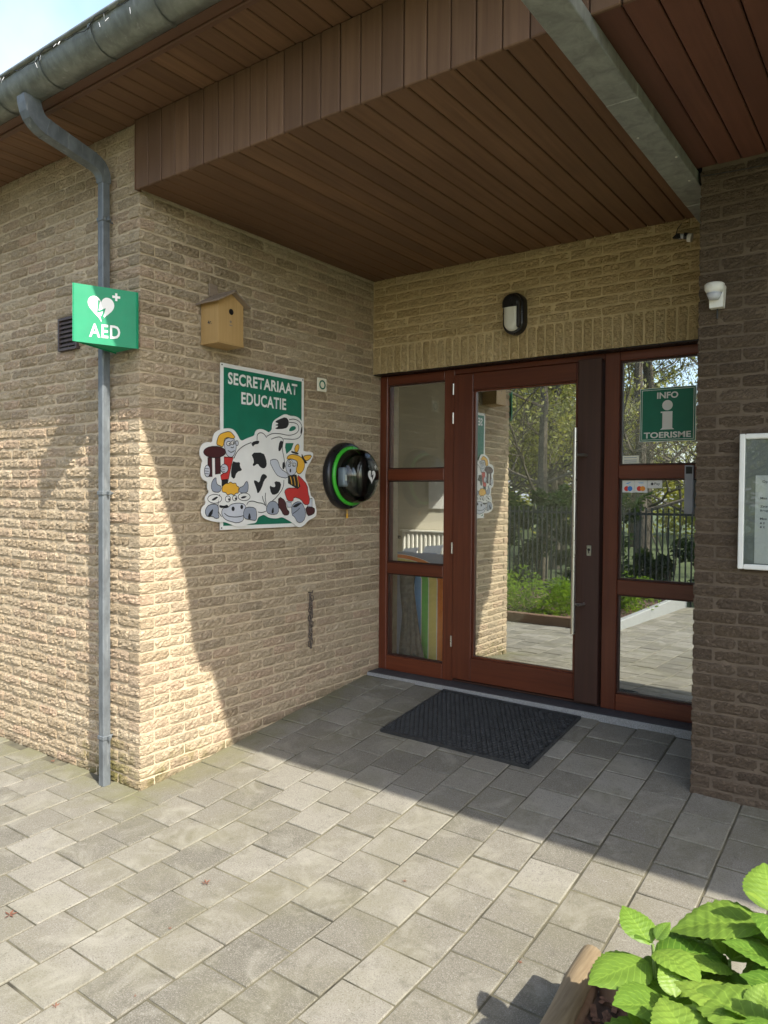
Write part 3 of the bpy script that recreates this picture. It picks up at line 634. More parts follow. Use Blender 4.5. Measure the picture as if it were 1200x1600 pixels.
def smooth_pts(P, it=2):
    for _ in range(it): P = [p for i in range(len(P)) for a, b in [(P[i], P[(i+1) % len(P)])] for p in ((a[0]*.75+b[0]*.25, a[1]*.75+b[1]*.25), (a[0]*.25+b[0]*.75, a[1]*.25+b[1]*.75))]
    return P
sil = [(270,310),(330,255),(440,228),(520,245),(570,310),(610,400),(700,355),(790,325),(790,285),(815,250),(870,240),(930,265),(965,290),(1005,250),(1005,210),(1020,140),(1100,90),(1170,50),(1225,80),(1290,80),(1350,110),(1395,190),(1400,300),(1375,380),(1370,430),(1375,525),(1500,525),(1520,560),(1490,640),(1450,700),(1420,780),(1410,850),(1450,930),(1480,1040),(1485,1080),(1530,1110),(1540,1190),(1560,1260),(1550,1340),(1480,1370),(1440,1400),(1400,1450),(1330,1480),(1240,1400),(1200,1380),(1130,1340),(1070,1360),(1020,1360),(960,1350),(900,1310),(860,1330),(825,1345),(805,1420),(720,1425),(640,1460),(560,1470),(480,1430),(400,1400),(330,1410),(230,1390),(150,1360),(115,1300),(130,1220),(180,1180),(160,1110),(190,1060),(220,1030),(190,980),(200,900),(140,880),(110,820),(120,680),(140,640),(100,580),(100,500),(130,430),(190,400),(260,420)]
cut = flat('cutout_panel', smooth_pts(A_(sil)), .024, XA-.024, 'whiteprint', sg)
for yy, zz in (ya(500, 700), ya(1000, 700), ya(700, 1200), ya(1250, 1150)): MB(SO).tube([(XB1, yy, zz), (.0245, yy, zz)], .008, 6).build('spacer', M['black'], sg)
LAY = [0]
def art(name, pts, m_, lay=1, sm=1): return flat(name, smooth_pts(pts, sm) if sm else pts, XA+.0002, .0006*lay, m_, cut)
def ell(cx, cy, rx, ry, n_=18): return [(cx+rx*math.cos(2*math.pi*i/n_), cy+ry*math.sin(2*math.pi*i/n_)) for i in range(n_)]
def line(pts, lay=4, w=.0045, name='outline'):
    P = [Vector(p) for p in pts]; n_ = len(P); L, R2 = [], []
    for i in range(n_):
        t = (P[min(i+1, n_-1)]-P[max(i-1, 0)]).normalized(); nn = Vector((-t.y, t.x))*w/2; L.append(P[i]+nn); R2.append(P[i]-nn)
    a = MB(SO); xx = XA+.0002+.0006*lay
    a.add([(xx, p.x, p.y) for p in L]+[(xx, p.x, p.y) for p in R2], [(i, i+1, n_+i+1, n_+i) for i in range(n_-1)]); return fix(a.build(name, M['blackprint'], cut))
def closed(pts): return pts+[pts[0], pts[1]]
def shape(name, pts, m_, lay=2, sm=1):
    q = smooth_pts(pts, sm) if sm else pts
    flat(name, q, XA+.0002, .0006*lay, m_, cut); line(closed(q), lay+.4, .004)
def curve(pts, lay=4, w=.0045):
    P = pts
    for _ in range(2):
        Q = [P[0]]
        for i in range(len(P)-1): a, b = P[i], P[i+1]; Q += [(a[0]*.75+b[0]*.25, a[1]*.75+b[1]*.25), (a[0]*.25+b[0]*.75, a[1]*.25+b[1]*.75)]
        P = Q+[P[-1]]
    line(P, lay, w)
for s_ in ([(735,410),(840,380),(835,430),(780,435),(760,470)], [(735,540),(890,535),(925,620),(935,700),(900,740),(850,720),(820,670),(770,710),(755,690),(780,650)], [(505,640),(545,660),(600,655),(595,710),(630,760),(555,780),(530,875),(480,830)],
           [(865,820),(900,800),(945,840),(900,880),(870,980),(820,1060),(805,990),(765,885),(800,885),(840,920)], [(1025,890),(1120,910),(1090,1030),(1040,1065),(990,1060),(965,945),(1010,970),(1045,965)], [(1095,385),(1145,400),(1125,470),(1100,520),(1075,515)], [(1130,655),(1160,660),(1155,740),(1130,750)],
           [(1030,155),(1090,120),(1170,90),(1210,140),(1205,200),(1170,240),(1020,245),(1090,205),(1030,195),(1090,175)], [(1370,200),(1378,240),(1365,300),(1352,300)]):
    art('cow_patch', A_(s_), 'blackprint', 2, 1)
art('green_gap', B_([(435,210),(490,205),(500,240),(460,268),(405,270)]), 'green', 1, 1); art('green_gap', B_([(370,418),(470,418),(440,500),(380,555),(362,470)]), 'green', 1, 0)
for L in ([(520,610),(560,520),(640,450),(740,410)], [(810,380),(810,310),(850,285),(895,300),(930,350)], [(930,335),(1000,295),(1100,300),(1200,325),(1280,310),(1330,270),(1330,200),(1290,165),(1210,160)], [(1210,125),(1280,115),(1350,155),(1380,230),(1360,330),(1300,375),(1140,365)], [(985,370),(1050,345),(1100,340),(1145,372),(1120,480),(1150,620),(1160,720)],
          [(1145,880),(1140,980),(1050,1100),(1000,1140)], [(680,1190),(700,1150),(760,1140),(820,1165),(880,1170),(930,1210)], [(915,1040),(910,1100),(925,1190)], [(875,1080),(885,1130),(915,1190)], [(820,1280),(870,1290),(920,1270)]): curve(A_(L))
# boy
shape('boot', A_(ell(280, 530, 140, 72)), 'maroon', 3, 0); shape('boot', A_([(195,600),(245,600),(250,840),(195,840)]), 'maroon', 2, 0); shape('boot', A_([(285,595),(350,590),(355,800),(290,810)]), 'maroon', 2, 0)
shape('shirt', A_([(400,590),(515,600),(490,700),(455,870),(365,880),(355,820),(440,760),(400,680)]), 'red', 1, 0); shape('trousers', A_([(370,880),(455,880),(440,930),(370,960)]), 'blackprint', 1, 0)
shape('face', A_([(395,400),(440,350),(520,360),(550,420),(550,500),(520,580),(480,600),(430,570),(410,500)]), 'lgrey', 2); shape('hair', A_([(305,440),(310,380),(340,310),(400,285),(470,270),(510,310),(540,350),(500,365),(440,345),(400,370),(395,430),(380,470),(340,450)]), 'yellow', 3)
for c_, r_ in (((455, 425), 27), ((505, 415), 24)): shape('eye', A_(ell(*c_, r_, r_)), 'whiteprint', 4, 0); art('pupil', A_(ell(c_[0]+9, c_[1]+3, 9, 10)), 'blackprint', 6, 0)
shape('ear', A_(ell(560, 420, 17, 32)), 'lgrey', 2, 0); curve(A_([(480,470),(505,480),(520,462)]), 4); curve(A_([(445,510),(485,540),(530,512)]), 4)
shape('hand', A_(ell(187, 768, 36, 74)), 'lgrey', 4, 0); shape('hand', A_(ell(400, 738, 48, 56)), 'lgrey', 4, 0)
for k_ in range(3): curve(A_([(155, 735+k_*32), (205, 740+k_*32)]), 6, .003); curve(A_([(360, 715+k_*25), (405, 728+k_*24)]), 6, .003)
# cow head
shape('horn', A_([(300,840),(250,890),(235,970),(260,1030),(350,1035),(370,960),(315,940),(300,900)]), 'mgrey', 2); shape('horn', A_([(690,890),(705,960),(690,1045),(590,1040),(585,975),(640,960),(665,910)]), 'mgrey', 2)
curve(A_([(345,1060),(320,1190),(325,1280),(370,1340)]), 2)
shape('ear', A_(ell(282, 1115, 88, 55)), 'whiteprint', 2, 0); art('ear_shade', A_([(235,1130),(300,1085),(330,1095),(270,1140)]), 'blackprint', 4); shape('ear', A_(ell(650, 1090, 75, 48)), 'whiteprint', 2, 0); art('ear_shade', A_([(600,1105),(640,1078),(690,1085),(640,1115)]), 'blackprint', 4)
shape('forelock', A_([(370,1030),(375,960),(420,920),(450,925),(480,900),(505,925),(545,915),(555,955),(590,970),(575,1010),(580,1045),(545,1045),(520,1075),(490,1050),(440,1070),(420,1035)]), 'yellow', 3)
for c_, r_ in (((445, 1117), (33, 38)), ((530, 1107), (28, 33))): shape('eye', A_(ell(*c_, *r_)), 'whiteprint', 4, 0); art('pupil', A_(ell(c_[0]+14, c_[1]+6, 12, 16)), 'blackprint', 6, 0)
shape('muzzle', A_([(365,1290),(380,1230),(450,1225),(480,1185),(570,1165),(660,1180),(672,1250),(640,1330),(640,1390),(560,1420),(490,1400),(430,1385),(380,1340)]), 'lgrey', 3)
art('nostril', A_(ell(510, 1240, 19, 29)), 'blackprint', 5, 0); art('nostril', A_(ell(618, 1217, 17, 27)), 'blackprint', 5, 0); curve(A_([(398,1295),(450,1338),(560,1345),(640,1325)]), 6); art('eye_patch', A_([(335,1190),(400,1205),(435,1185),(460,1222),(400,1225),(350,1232)]), 'blackprint', 5)
shape('hoof', A_([(160,1300),(165,1240),(210,1185),(300,1180),(330,1220),(320,1300),(340,1350),(290,1365),(250,1330),(190,1340)]), 'mgrey', 5); art('hoof_cleft', A_([(262,1232),(245,1325),(190,1338),(215,1280)]), 'blackprint', 7)
shape('hoof', A_([(640,1360),(640,1260),(680,1215),(790,1225),(805,1300),(800,1390),(740,1380)]), 'mgrey', 5); art('hoof_cleft', A_([(712,1275),(735,1370),(690,1368)]), 'blackprint', 7)
shape('hoof', A_([(930,1290),(930,1210),(970,1150),(1030,1140),(1080,1190),(1080,1300),(1000,1315)]), 'mgrey', 2); art('hoof_cleft', A_([(1015,1205),(1020,1300),(985,1290)]), 'blackprint', 4)
# girl
shape('boot', B_([(280,1080),(370,1140),(380,1240),(420,1280),(400,1320),(340,1320),(310,1250),(275,1220)]), 'maroon', 1); shape('boot', B_([(610,1210),(730,1220),(735,1290),(690,1320),(640,1330)]), 'maroon', 1)
shape('trousers', B_([(510,810),(560,850),(640,940),(650,1050),(670,1110),(660,1190),(600,1190),(560,1120),(470,1090),(460,1150),(390,1140),(370,1080),(350,1020),(390,980),(480,980),(550,980)]), 'red', 2); shape('leg', B_([(380,1150),(440,1160),(440,1220),(390,1220)]), 'lgrey', 1, 0); shape('leg', B_([(650,1120),(700,1110),(700,1220),(640,1230)]), 'lgrey', 1, 0)
shape('arm', B_([(160,640),(230,615),(275,640),(300,740),(400,800),(395,860),(280,840),(230,780)]), 'lgrey', 3); shape('shirt', B_([(400,830),(500,815),(550,960),(520,990),(450,950),(400,920)]), 'blackprint', 3, 0)
for k_ in range(3): curve(B_([(425+k_*42, 838), (440+k_*42, 900), (445+k_*40, 935+k_*15)]), 5, .006); 
for o_ in [c for c in cut.children if c.name.startswith('outline')][-3:]: o_.data.materials[0] = M['yellow']; o_.name = 'shirt_stripe'
shape('face', B_([(375,640),(440,610),(510,640),(510,700),(495,800),(430,830),(395,800),(365,740)]), 'lgrey', 4); shape('hair', B_([(375,620),(400,570),(470,555),(560,590),(605,660),(600,740),(550,805),(510,800),(495,740),(520,690),(510,640),(440,615)]), 'yellow', 5)
for c_ in ((425, 650), (470, 690)): shape('eye', B_(ell(*c_, 21, 22)), 'whiteprint', 6, 0); art('pupil', B_(ell(c_[0]-3, c_[1]+4, 8, 9)), 'blackprint', 8, 0)
art('mouth', B_(ell(425, 762, 9, 24)), 'blackprint', 6, 0); shape('nose', B_(ell(412, 700, 16, 14)), 'lgrey', 6, 0)
shape('pigtail', B_([(485,540),(478,470),(520,422),(542,460),(520,530)]), 'yellow', 3); shape('pigtail', B_([(580,605),(610,570),(702,568),(670,622),(620,645)]), 'yellow', 3)
art('ribbon', B_([(440,515),(530,545),(520,562),(445,540)]), 'blackprint', 6, 0); art('ribbon', B_([(570,555),(592,600),(638,670),(615,675),(570,610)]), 'blackprint', 6, 0)
shape('bucket', B_([(440,1200),(500,1150),(560,1155),(600,1220),(622,1310),(590,1400),(520,1420),(480,1340),(445,1320)]), 'mgrey', 4); art('bucket_mouth', B_([(450,1215),(505,1170),(570,1165),(530,1200),(490,1225)]), 'blackprint', 6); curve(B_([(455,1300),(500,1270),(540,1230)]), 7)

# ------------------------------------------------------------------ defibrillator sign on the drainpipe
P1 = Vector((-.136, -.29, 0)); P2 = Vector((.012, -.03, 0)); P3 = Vector((-.165, -.028, 0))
aed = thing('aed_sign', 'green V-shaped AED sign with white heart clamped to the drainpipe', 'sign', (-.12, -.12, 2.30)); AO = Vector((-.12, -.12, 2.30))
Z0, Z1 = 2.316, 2.603; DZ = -.012       # the panel drops slightly towards the wall
ux = (P2-P1).normalized(); nrm = Vector((ux.y, -ux.x, 0)); pw = (P2-P1).length; ph = Z1-Z0
a = MB(AO); a.prism([P1+Vector((0, 0, Z0)), P2+Vector((0, 0, Z0+DZ)), P2+Vector((0, 0, Z1+DZ)), P1+Vector((0, 0, Z1))], -nrm*.004); fix(a.build('front_panel', M['aed'], aed))
n3 = Vector(((P3-P1).y, -(P3-P1).x, 0)).normalized()
a = MB(AO); a.prism([P1+Vector((0, 0.003, Z0)), P3+Vector((0, 0, Z0-.02)), P3+Vector((0, 0, Z1-.02)), P1+Vector((0, .003, Z1))], n3*.004); fix(a.build('back_panel', M['aed'], aed))
a = MB(AO); a.prism([P1+ux*.01-nrm*.006+Vector((0, 0, Z0+.004)), P2-nrm*.006+Vector((0, 0, Z0+.004+DZ)), P3+Vector((.004, 0, Z0-.014))], (0, 0, .004)); fix(a.build('bottom_plate', M['aed'], aed))
a = MB(AO); a.prism([P2+Vector((0, 0, Z0+DZ)), P2+Vector((0, .012, Z0+DZ)), P2+Vector((0, .012, Z1+DZ)), P2+Vector((0, 0, Z1+DZ))], (.003, .001, 0)); fix(a.build('edge_fold', M['aed'], aed))
def ap(u, v): return P1+ux*(u*pw)+Vector((0, 0, Z1-v*ph+DZ*u))     # v from the top
def aflat(name, uv, m_, lift=.0008, par=None):
    a = MB(AO); a.prism([ap(u, v)+nrm*lift for u, v in uv], nrm*.0006); return fix(a.build(name, m_, par or aed))
def heart(n_=48):
    P = []
    for i in range(n_):
        t = 2*math.pi*i/n_; P.append((16*math.sin(t)**3/16.0, (13*math.cos(t)-5*math.cos(2*t)-2*math.cos(3*t)-math.cos(4*t))/14.5))
    return P
ht = [(.443+.208*x, .375-.222*(y+.08)) for x, y in heart()]
aflat('heart', ht, M['whiteprint'])
bolt = [(.395, .235), (.425, .25), (.405, .42), (.515, .36), (.478, .515), (.497, .515), (.450, .59), (.425, .505), (.447, .51), (.475, .42), (.378, .465)]
aflat('bolt', bolt, M['aed'], .0016)
aflat('cross', [(.665, .075), (.70, .075), (.70, .12), (.745, .12), (.745, .162), (.70, .162), (.70, .21), (.665, .21), (.665, .162), (.62, .162), (.62, .12), (.665, .12)], M['whiteprint'])
put_text('AED', aed, .49*pw, .235*ph, ap(.50, .765)-AO, ux, (0, 0, 1), M['whiteprint'], .02, sp=1.12)
MB(AO).box((-.275, -.085, 2.44), (-.14, -.02, 2.46)).build('bracket', M['zinc'], aed)

# ------------------------------------------------------------------ brown vent grille beside the sign
vg = thing('vent_grille', 'brown louvred vent grille set in the facade beside the AED sign', 'vent', (-.65, 0, 2.46)); VO = (-.65, 0, 2.46)
q = MB(VO); x0, x1, z0, z1 = -.735, -.545, 2.37, 2.555
q.box((x0, -.018, z0), (x0+.014, .004, z1)).box((x1-.014, -.018, z0), (x1, .004, z1)).box((x0+.014, -.018, z0), (x1-.014, .004, z0+.014)).box((x0+.014, -.018, z1-.014), (x1-.014, .004, z1)); q.build('frame', M['grille'], vg)
MB(VO).box((x0+.014, -.004, z0+.014), (x1-.014, .004, z1-.014)).build('back', M['black'], vg)
for i in range(6):
    zz = z0+.022+i*.025; MB(VO).prism([(x0+.0145, -.016, zz), (x0+.0145, -.005, zz+.018), (x0+.0145, -.005, zz+.021), (x0+.0145, -.017, zz+.004)], (x1-x0-.029, 0, 0)).build('louvre', M['grille'], vg)

# ------------------------------------------------------------------ birdhouse
bh = thing('birdhouse', 'small pine birdhouse with weathered pitched roof on the porch wall', 'birdhouse', (0, .5, 2.4)); BO = (0, .5, 2.4)
by0, by1, bz0, bz1, bz2, bx1 = .392, .575, 2.405, 2.622, 2.676, .155; bym = (by0+by1)/2
MB(BO).prism([(bx1, by0, bz0), (bx1, by1, bz0), (bx1, by1, bz1), (bx1, bym, bz2), (bx1, by0, bz1)], (-.014, 0, 0)).build('front_board', M['pine'], bh)
MB(BO).prism([(.012, by0, bz0), (.012, by1, bz0), (.012, by1, bz1), (.012, bym, bz2), (.012, by0, bz1)], (.012, 0, 0)).build('back_board', M['pine'], bh)
MB(BO).box((.0245, by0, bz0), (bx1-.0145, by0+.012, bz1), .001).build('side_board', M['pine'], bh); MB(BO).box((.0245, by1-.012, bz0), (bx1-.0145, by1, bz1), .001).build('side_board', M['pine'], bh)
MB(BO).box((.012, by0-.004, bz0-.013), (bx1+.003, by1+.004, bz0-.0005), .001).build('floor_board', M['pine'], bh)
MB(BO).lathe((bx1+.0002, bym, 2.575), (1, 0, 0), [(.0, .0008), (.017, .0008)], 18).build('entrance_hole', M['black'], bh)
MB(BO).lathe((bx1+.0004, bym-.004, 2.52), (1, 0, 0), [(.0, .0006), (.008, .0006)], 8).box((bx1, bym-.012, 2.497), (bx1+.001, bym+.010, 2.503)).build('burnt_mark', M['oldwood'], bh)
for sgn in (-1, 1):
    ye = by0-.032 if sgn < 0 else by1+.022; yt = bym-sgn*.006; sl = (bz2-bz1)/((by1-by0)/2)
    ze = bz1-.03*sl*.75; zt = bz2+.004
    a = MB(BO); a.prism([(.008, ye, ze), (.008, yt, zt+.002), (.008, yt, zt+.011), (.008, ye, ze+.009)], (bx1+.030, 0, 0)); fix(a.build('roof_board', M['oldwood'], bh))
put_text('4r.', bh, .034, .022, Vector((.085, by0-.0012, 2.51))-Vector(BO), (1, 0, 0), (0, 0, 1), M['s_navy'], .01, 0.0006)
MB(BO).box((.001, bym-.03, bz2+.0), (.012, bym+.03, bz2+.075), .002).build('hanging_plate', M['oldwood'], bh)

# ------------------------------------------------------------------ little O plate, chain, AED cabinet
op = thing('wall_plate', 'small cream square plate with a green ring', 'plate', (0, 1.425, 2.3)); OO = (0, 1.425, 2.3)
MB(OO).box((.004, 1.378, 2.255), (.012, 1.472, 2.345), .003).build('plate', M['s_cream'], op)
a = MB(OO); a.lathe((.0126, 1.425, 2.30), (1, 0, 0), [(.022, 0), (.022, .003), (.031, .003), (.031, 0)], 28); a.build('ring', M['green'], op)
ch = thing('chain', 'short rusty chain hanging from a hook on the porch wall', 'chain', (0, 1.315, .90)); CO = (0, 1.315, .90)
MB(CO).tube([(-.005, 1.315, .915), (.03, 1.315, .915), (.034, 1.315, .93)], .004, 8).build('hook', M['rust'], ch)
def link_mesh():
    a = MB(); P = []
    for i in range(16):
        t = 2*math.pi*i/16; P.append((.0095*math.cos(t), 0, .0095*math.sin(t)+(.010 if math.sin(t) > 0.01 else -.010 if math.sin(t) < -.01 else 0)))
    a.tube(P+[P[0], P[1]], .0032, 6, caps=False); me = bpy.data.meshes.new('chain_link'); me.from_pydata(a.v, [], a.f); me.update(); me.materials.append(M['rust']); return me
lm = link_mesh()
for st in range(2):
    for i in range(12):
        o = link('chain_link', lm, ch); o.location = (.018+.004*math.sin(i*2.1+st), (-.006+.012*st)+JIT(.001), -.012-.0285*i-.012*st); o.rotation_euler = (JIT(.05), JIT(.05), (1.15 if (i+st) % 2 else 2.72)+JIT(.1))
cb = thing('defibrillator_cabinet', 'round black defibrillator cabinet with a bright green ring and smoked dome', 'cabinet', (0, 1.675, 1.695)); C0 = Vector((0, 1.675, 1.695))
MB(C0).lathe(C0, (1, 0, 0), [(0, .004), (.232, .004), (.234, .02), (.230, .045), (.222, .055), (.19, .058), (0, .058)], 56).build('back_shell', M['black'], cb)
MB(C0).lathe(C0, (1, 0, 0), [(.186, .059), (.205, .062), (.207, .075), (.198, .083), (.186, .083)], 56).build('green_ring', M['ring'], cb)
dm = [(.187, .07), (.187, .10), (.184, .14), (.174, .172), (.150, .195), (.110, .205), (.05, .208), (0, .2085)]
MB(C0).lathe(C0, (1, 0, 0), dm, 56).build('dome', M['clear'], cb)
MB(C0).lathe(C0+Vector((0, .03, 0)), (1, 0, 0), [(0, .195), (.10, .193), (.135, .182), (.150, .160), (.150, .06)], 40).build('cover', M['dome'], cb)
MB(C0).box((.06, 1.53, 1.62), (.12, 1.60, 1.75), .01).build('device', M['mgrey'], cb); MB(C0).box((.121, 1.54, 1.66), (.123, 1.59, 1.70)).build('device_label', M['whiteprint'], cb)
def cabp(y, z): return Vector((0, C0.y+y, C0.z+z))
hc = [(.042*x, .045*y) for x, y in heart(36)]
a = MB(C0); a.prism([Vector((.2105, C0.y+.045+x, C0.z+.0+y)) for x, y in hc], (.001, 0, 0)); fix(a.build('heart', M['whiteprint'], cb))
a = MB(C0); a.prism([Vector((.2119, C0.y+.045+x*.05, C0.z+y*.045)) for x, y in ((-.2, .75), (.1, .5), (-.1, .05), (.35, .3), (.2, -.6), (-.0, -.2), (.05, -.2), (-.25, -.1))], (.0006, 0, 0)); fix(a.build('bolt', M['blackprint'], cb))
a = MB(C0); a.box((.205, C0.y+.093, C0.z+.052), (.206, C0.y+.099, C0.z+.076)).box((.205, C0.y+.084, C0.z+.061), (.206, C0.y+.108, C0.z+.067)); a.build('cross', M['whiteprint'], cb)
MB(C0).tube([(.03, 1.675, 1.47), (.032, 1.676, 1.43)], .002, 6).box((.028, 1.668, 1.40), (.034, 1.684, 1.432)).build('seal_tag', M['yellow'], cb)

# ------------------------------------------------------------------ lamp, sensor, camera, notice board
lp = thing('wall_lamp', 'oval black bulkhead lamp with white diffuser above the entrance door', 'lamp', (1.155, YC, 2.725)); LO = Vector((1.155, YC, 2.725))
def oval(rx, rz, y, n_=40, cz=0.0): # stadium
    P = []
    for i in range(n_):
        t = 2*math.pi*i/n_; P.append(LO+Vector((rx*math.cos(t), y, (rz-rx)*(1 if math.sin(t) > 0 else -1)+rx*math.sin(t)+cz)))
    return P
def loft(rings, name, m_, par, cap=True):
    n_ = len(rings[0]); a = MB(LO); vs = [p for r in rings for p in r]; fs = [(i*n_+k, i*n_+(k+1) % n_, (i+1)*n_+(k+1) % n_, (i+1)*n_+k) for i in range(len(rings)-1) for k in range(n_)]
    a.add(vs, fs, True)
    if cap: a.add(rings[-1], [tuple(range(n_))])
    return fix(a.build(name, M[m_], par))
loft([oval(.074, .132, -.002), oval(.074, .132, -.045), oval(.068, .126, -.06), oval(.056, .114, -.062)], 'body', 'black', lp)
loft([oval(.056, .114, -.061), oval(.054, .11, -.075), oval(.044, .10, -.088), oval(.02, .07, -.093)], 'diffuser', 'diff', lp)
hoodp = []
for y, e in ((-.058, .0), (-.08, 0.0), (-.096, -.006), (-.10, -.02)):
    hoodp.append([LO+Vector(((.062+e)*math.cos(t), y, .058+(.062+e)*math.sin(t)+.0)) for t in [math.pi*i/16 for i in range(17)]]+[LO+Vector((-(.062+e), y, .035)), LO+Vector(((.062+e), y, .035))])
loft(hoodp, 'hood', 'black', lp)
MB(LO).box((1.155+.040, YC-.098, 2.725-.10), (1.155+.062, YC-.06, 2.725+.06), .008).build('side_lid', M['black'], lp)
sn = thing('motion_sensor', 'white motion sensor on the brown brick wall', 'sensor', (2.49, YD, 2.5)); NO = (2.49, YD, 2.5)
a = MB(NO); a.prism([(2.462, YD-.002, 2.445), (2.52, YD-.002, 2.445), (2.525, YD-.002, 2.545), (2.457, YD-.002, 2.545)], (0, -.045, 0)); fix(a.build('base', M['white'], sn))
a = MB(NO); a.lathe((2.487, YD-.066, 2.505), (0, 0, 1), [(0, 0), (.032, 0), (.042, .018), (.043, .04), (.036, .046), (0, .047)], 24); a.build('head', M['white'], sn)
MB(NO).lathe((2.487, YD-.068, 2.478), (0, 0, 1), [(0, 0), (.022, 0), (.034, .027), (0, .0272)], 20).build('lens', M['lgrey'], sn)
wc = thing('wall_cable', 'thin black cable strung across the top of the brown brick wall', 'cable', (3.0, YD-.01, 3.07)); MB((3.0, YD-.01, 3.07)).tube([(2.41, YD-.014, 3.075), (2.6, YD-.016, 3.062), (2.8, YD-.016, 3.055), (3.3, YD-.016, 3.06), (4.2, YD-.016, 3.075)], .0022, 6).build('cable', M['wire'], wc)
MB(NO).tube([(2.49, YD-.012, 2.446), (2.49, YD-.012, 2.40)], .004, 6).build('cable_entry', M['wire'], sn)
cc = thing('security_camera', 'small black and white spotlight bracket under the zinc channel', 'camera', (2.2, YC-.03, 3.02)); KO = (2.2, YC-.03, 3.02)
MB(KO).prism([(2.125, YC-.03, 3.01), (2.17, YC-.03, 3.0), (2.165, YC-.03, 3.028), (2.15, YC-.03, 3.03)], (0, -.03, 0)).build('visor', M['black'], cc)
MB(KO).tube([(2.16, YC-.045, 3.015), (2.185, YC-.045, 3.012)], .014, 12).build('body', M['lgrey'], cc); MB(KO).tube([(2.186, YC-.045, 3.012), (2.205, YC-.045, 3.008)], .018, 12).build('collar', M['black'], cc); MB(KO).tube([(2.206, YC-.045, 3.0), (2.226, YC-.045, 2.995)], .024, 14).build('cap', M['white'], cc)
MB(KO).tube([(2.135, YC-.03, 3.02), (2.14, YC-.01, 3.07), (2.16, YC+.0, 3.10)], .0025, 6).build('cable', M['wire'], cc); MB(KO).tube([(2.20, YC-.045, 3.0), (2.20, YC+.01, 3.0)], .008, 8).build('arm', M['black'], cc)
nb = thing('notice_board', 'white framed notice board with a printed sheet on grey felt', 'notice board', (2.95, YD, 1.55)); KB = (2.95, YD, 1.55)
x0, x1, z0, z1, yw = 2.600, 3.32, 1.24, 1.857, YD-.006
MB(KB).box((x0+.02, yw-.012, z0+.02), (x1-.02, yw, z1-.02)).build('felt_panel', M['greypanel'], nb)
for a_, b_ in (((x0, z0), (x0+.024, z1)), ((x1-.024, z0), (x1, z1)), ((x0+.0242, z0), (x1-.0242, z0+.024)), ((x0+.0242, z1-.024), (x1-.0242, z1))): MB(KB).box((a_[0], yw-.032, a_[1]), (b_[0], yw, b_[1]), .004).build('frame_rail', M['white'], nb)
sh = MB(KB).box((2.667, yw-.0150, 1.268), (2.92, yw-.0125, 1.668)).build('sheet', M['paper'], nb)
yy = yw-.0165
def sline(s, xl, z, h, w): put_text(s, nb, w, h, Vector((xl+w/2, yw-.0152, z))-Vector(KB), (1, 0, 0), (0, 0, 1), M['ink'], .01, .0006)
sline('Op', 2.695, 1.638, .015, .021); sline('Maa', 2.688, 1.565, .011, .028); sline('Zate', 2.688, 1.528, .011, .030); sline('Brug', 2.688, 1.508, .012, .032); sline('Mee', 2.688, 1.472, .011, .028)
for z_ in (1.452, 1.434): MB(KB).lathe((2.692, yw-.0153, z_), (0, -1, 0), [(0, 0.0005), (.004, .0005)], 8).build('bullet', M['ink'], nb); sline('E', 2.702, z_, .009, .007)
MB(KB).box((x0+.0245, yw-.0285, z0+.0245), (x1-.0245, yw-.0265, z1-.0245)).build('pane', glass_mat('board_glass', .02, (.96, .97, .96)), nb)

# ------------------------------------------------------------------ info sign and stickers on the sidelight
inf = thing('info_sign', 'green INFO TOERISME sign with a white letter i on the sidelight glass', 'sign', (2.06, YF+.03, 2.05)); IO = Vector((2.06, YF+.03, 2.05))
YS = YF+.0345; x0, x1, z0, z1 = 1.906, 2.222, 1.893, 2.209
MB(IO).box((x0, YS-.0030, z0), (x1, YS, z1)).build('panel', M['whiteprint'], inf); MB(IO).box((x0+.003, YS-.0034, z0+.003), (x1-.003, YS-.00305, z1-.003)).build('green_border', M['green'], inf)
MB(IO).box((x0+.010, YS-.0038, z0+.010), (x1-.010, YS-.00345, z1-.010)).build('white_line', M['whiteprint'], inf); MB(IO).box((x0+.013, YS-.0042, z0+.013), (x1-.013, YS-.00385, z1-.013)).build('green_field', M['green'], inf)
yq = YS-.0043
put_text('INFO', inf, .120, .038, Vector((2.064, yq, 2.163))-IO, (1, 0, 0), (0, 0, 1), M['whiteprint'], .03, .0003)
put_text('TOERISME', inf, .268, .036, Vector((2.064, yq, 1.931))-IO, (1, 0, 0), (0, 0, 1), M['whiteprint'], .03, .0003)
MB(IO).lathe((2.064, yq, 2.104), (0, -1, 0), [(0, .0006), (.030, .0006)], 32).build('dot', M['whiteprint'], inf)
a = MB(IO); a.prism([(2.026, yq-.0003, 2.068), (2.093, yq-.0003, 2.068), (2.093, yq-.0003, 1.972), (2.104, yq-.0003, 1.962), (2.024, yq-.0003, 1.962), (2.036, yq-.0003, 1.972), (2.036, yq-.0003, 2.060), (2.026, yq-.0003, 2.060)], (0, -.0006, 0)); fix(a.build('letter_i', M['whiteprint'], inf))
st = thing('sticker', 'small white payment cards sticker on the sidelight glass', 'sticker', (1.88, YF+.03, 1.62)); TO = Vector((1.88, YF+.03, 1.62))
for x0, x1, z0, z1 in ((1.806, 1.878, 1.592, 1.668), (1.880, 1.955, 1.592, 1.668)): MB(TO).box((x0, YS-.002, z0), (x1, YS, z1)).build('card', M['paper'], st)
MB(TO).box((1.957, YS-.002, 1.618), (2.04, YS, 1.668)).build('card', M['paper'], st)
for cx, ca, cb_ in ((1.842, 'p_red', 'p_blue'), (1.918, 'p_red', 'p_orange')):
    for dx, m_, e in ((-.010, ca, 0), (.010, cb_, .0004)): MB(TO).lathe((cx+dx, YS-.0021-e, 1.615), (0, -1, 0), [(0, .0003), (.015, .0003)], 18).build('dot', M[m_], st)
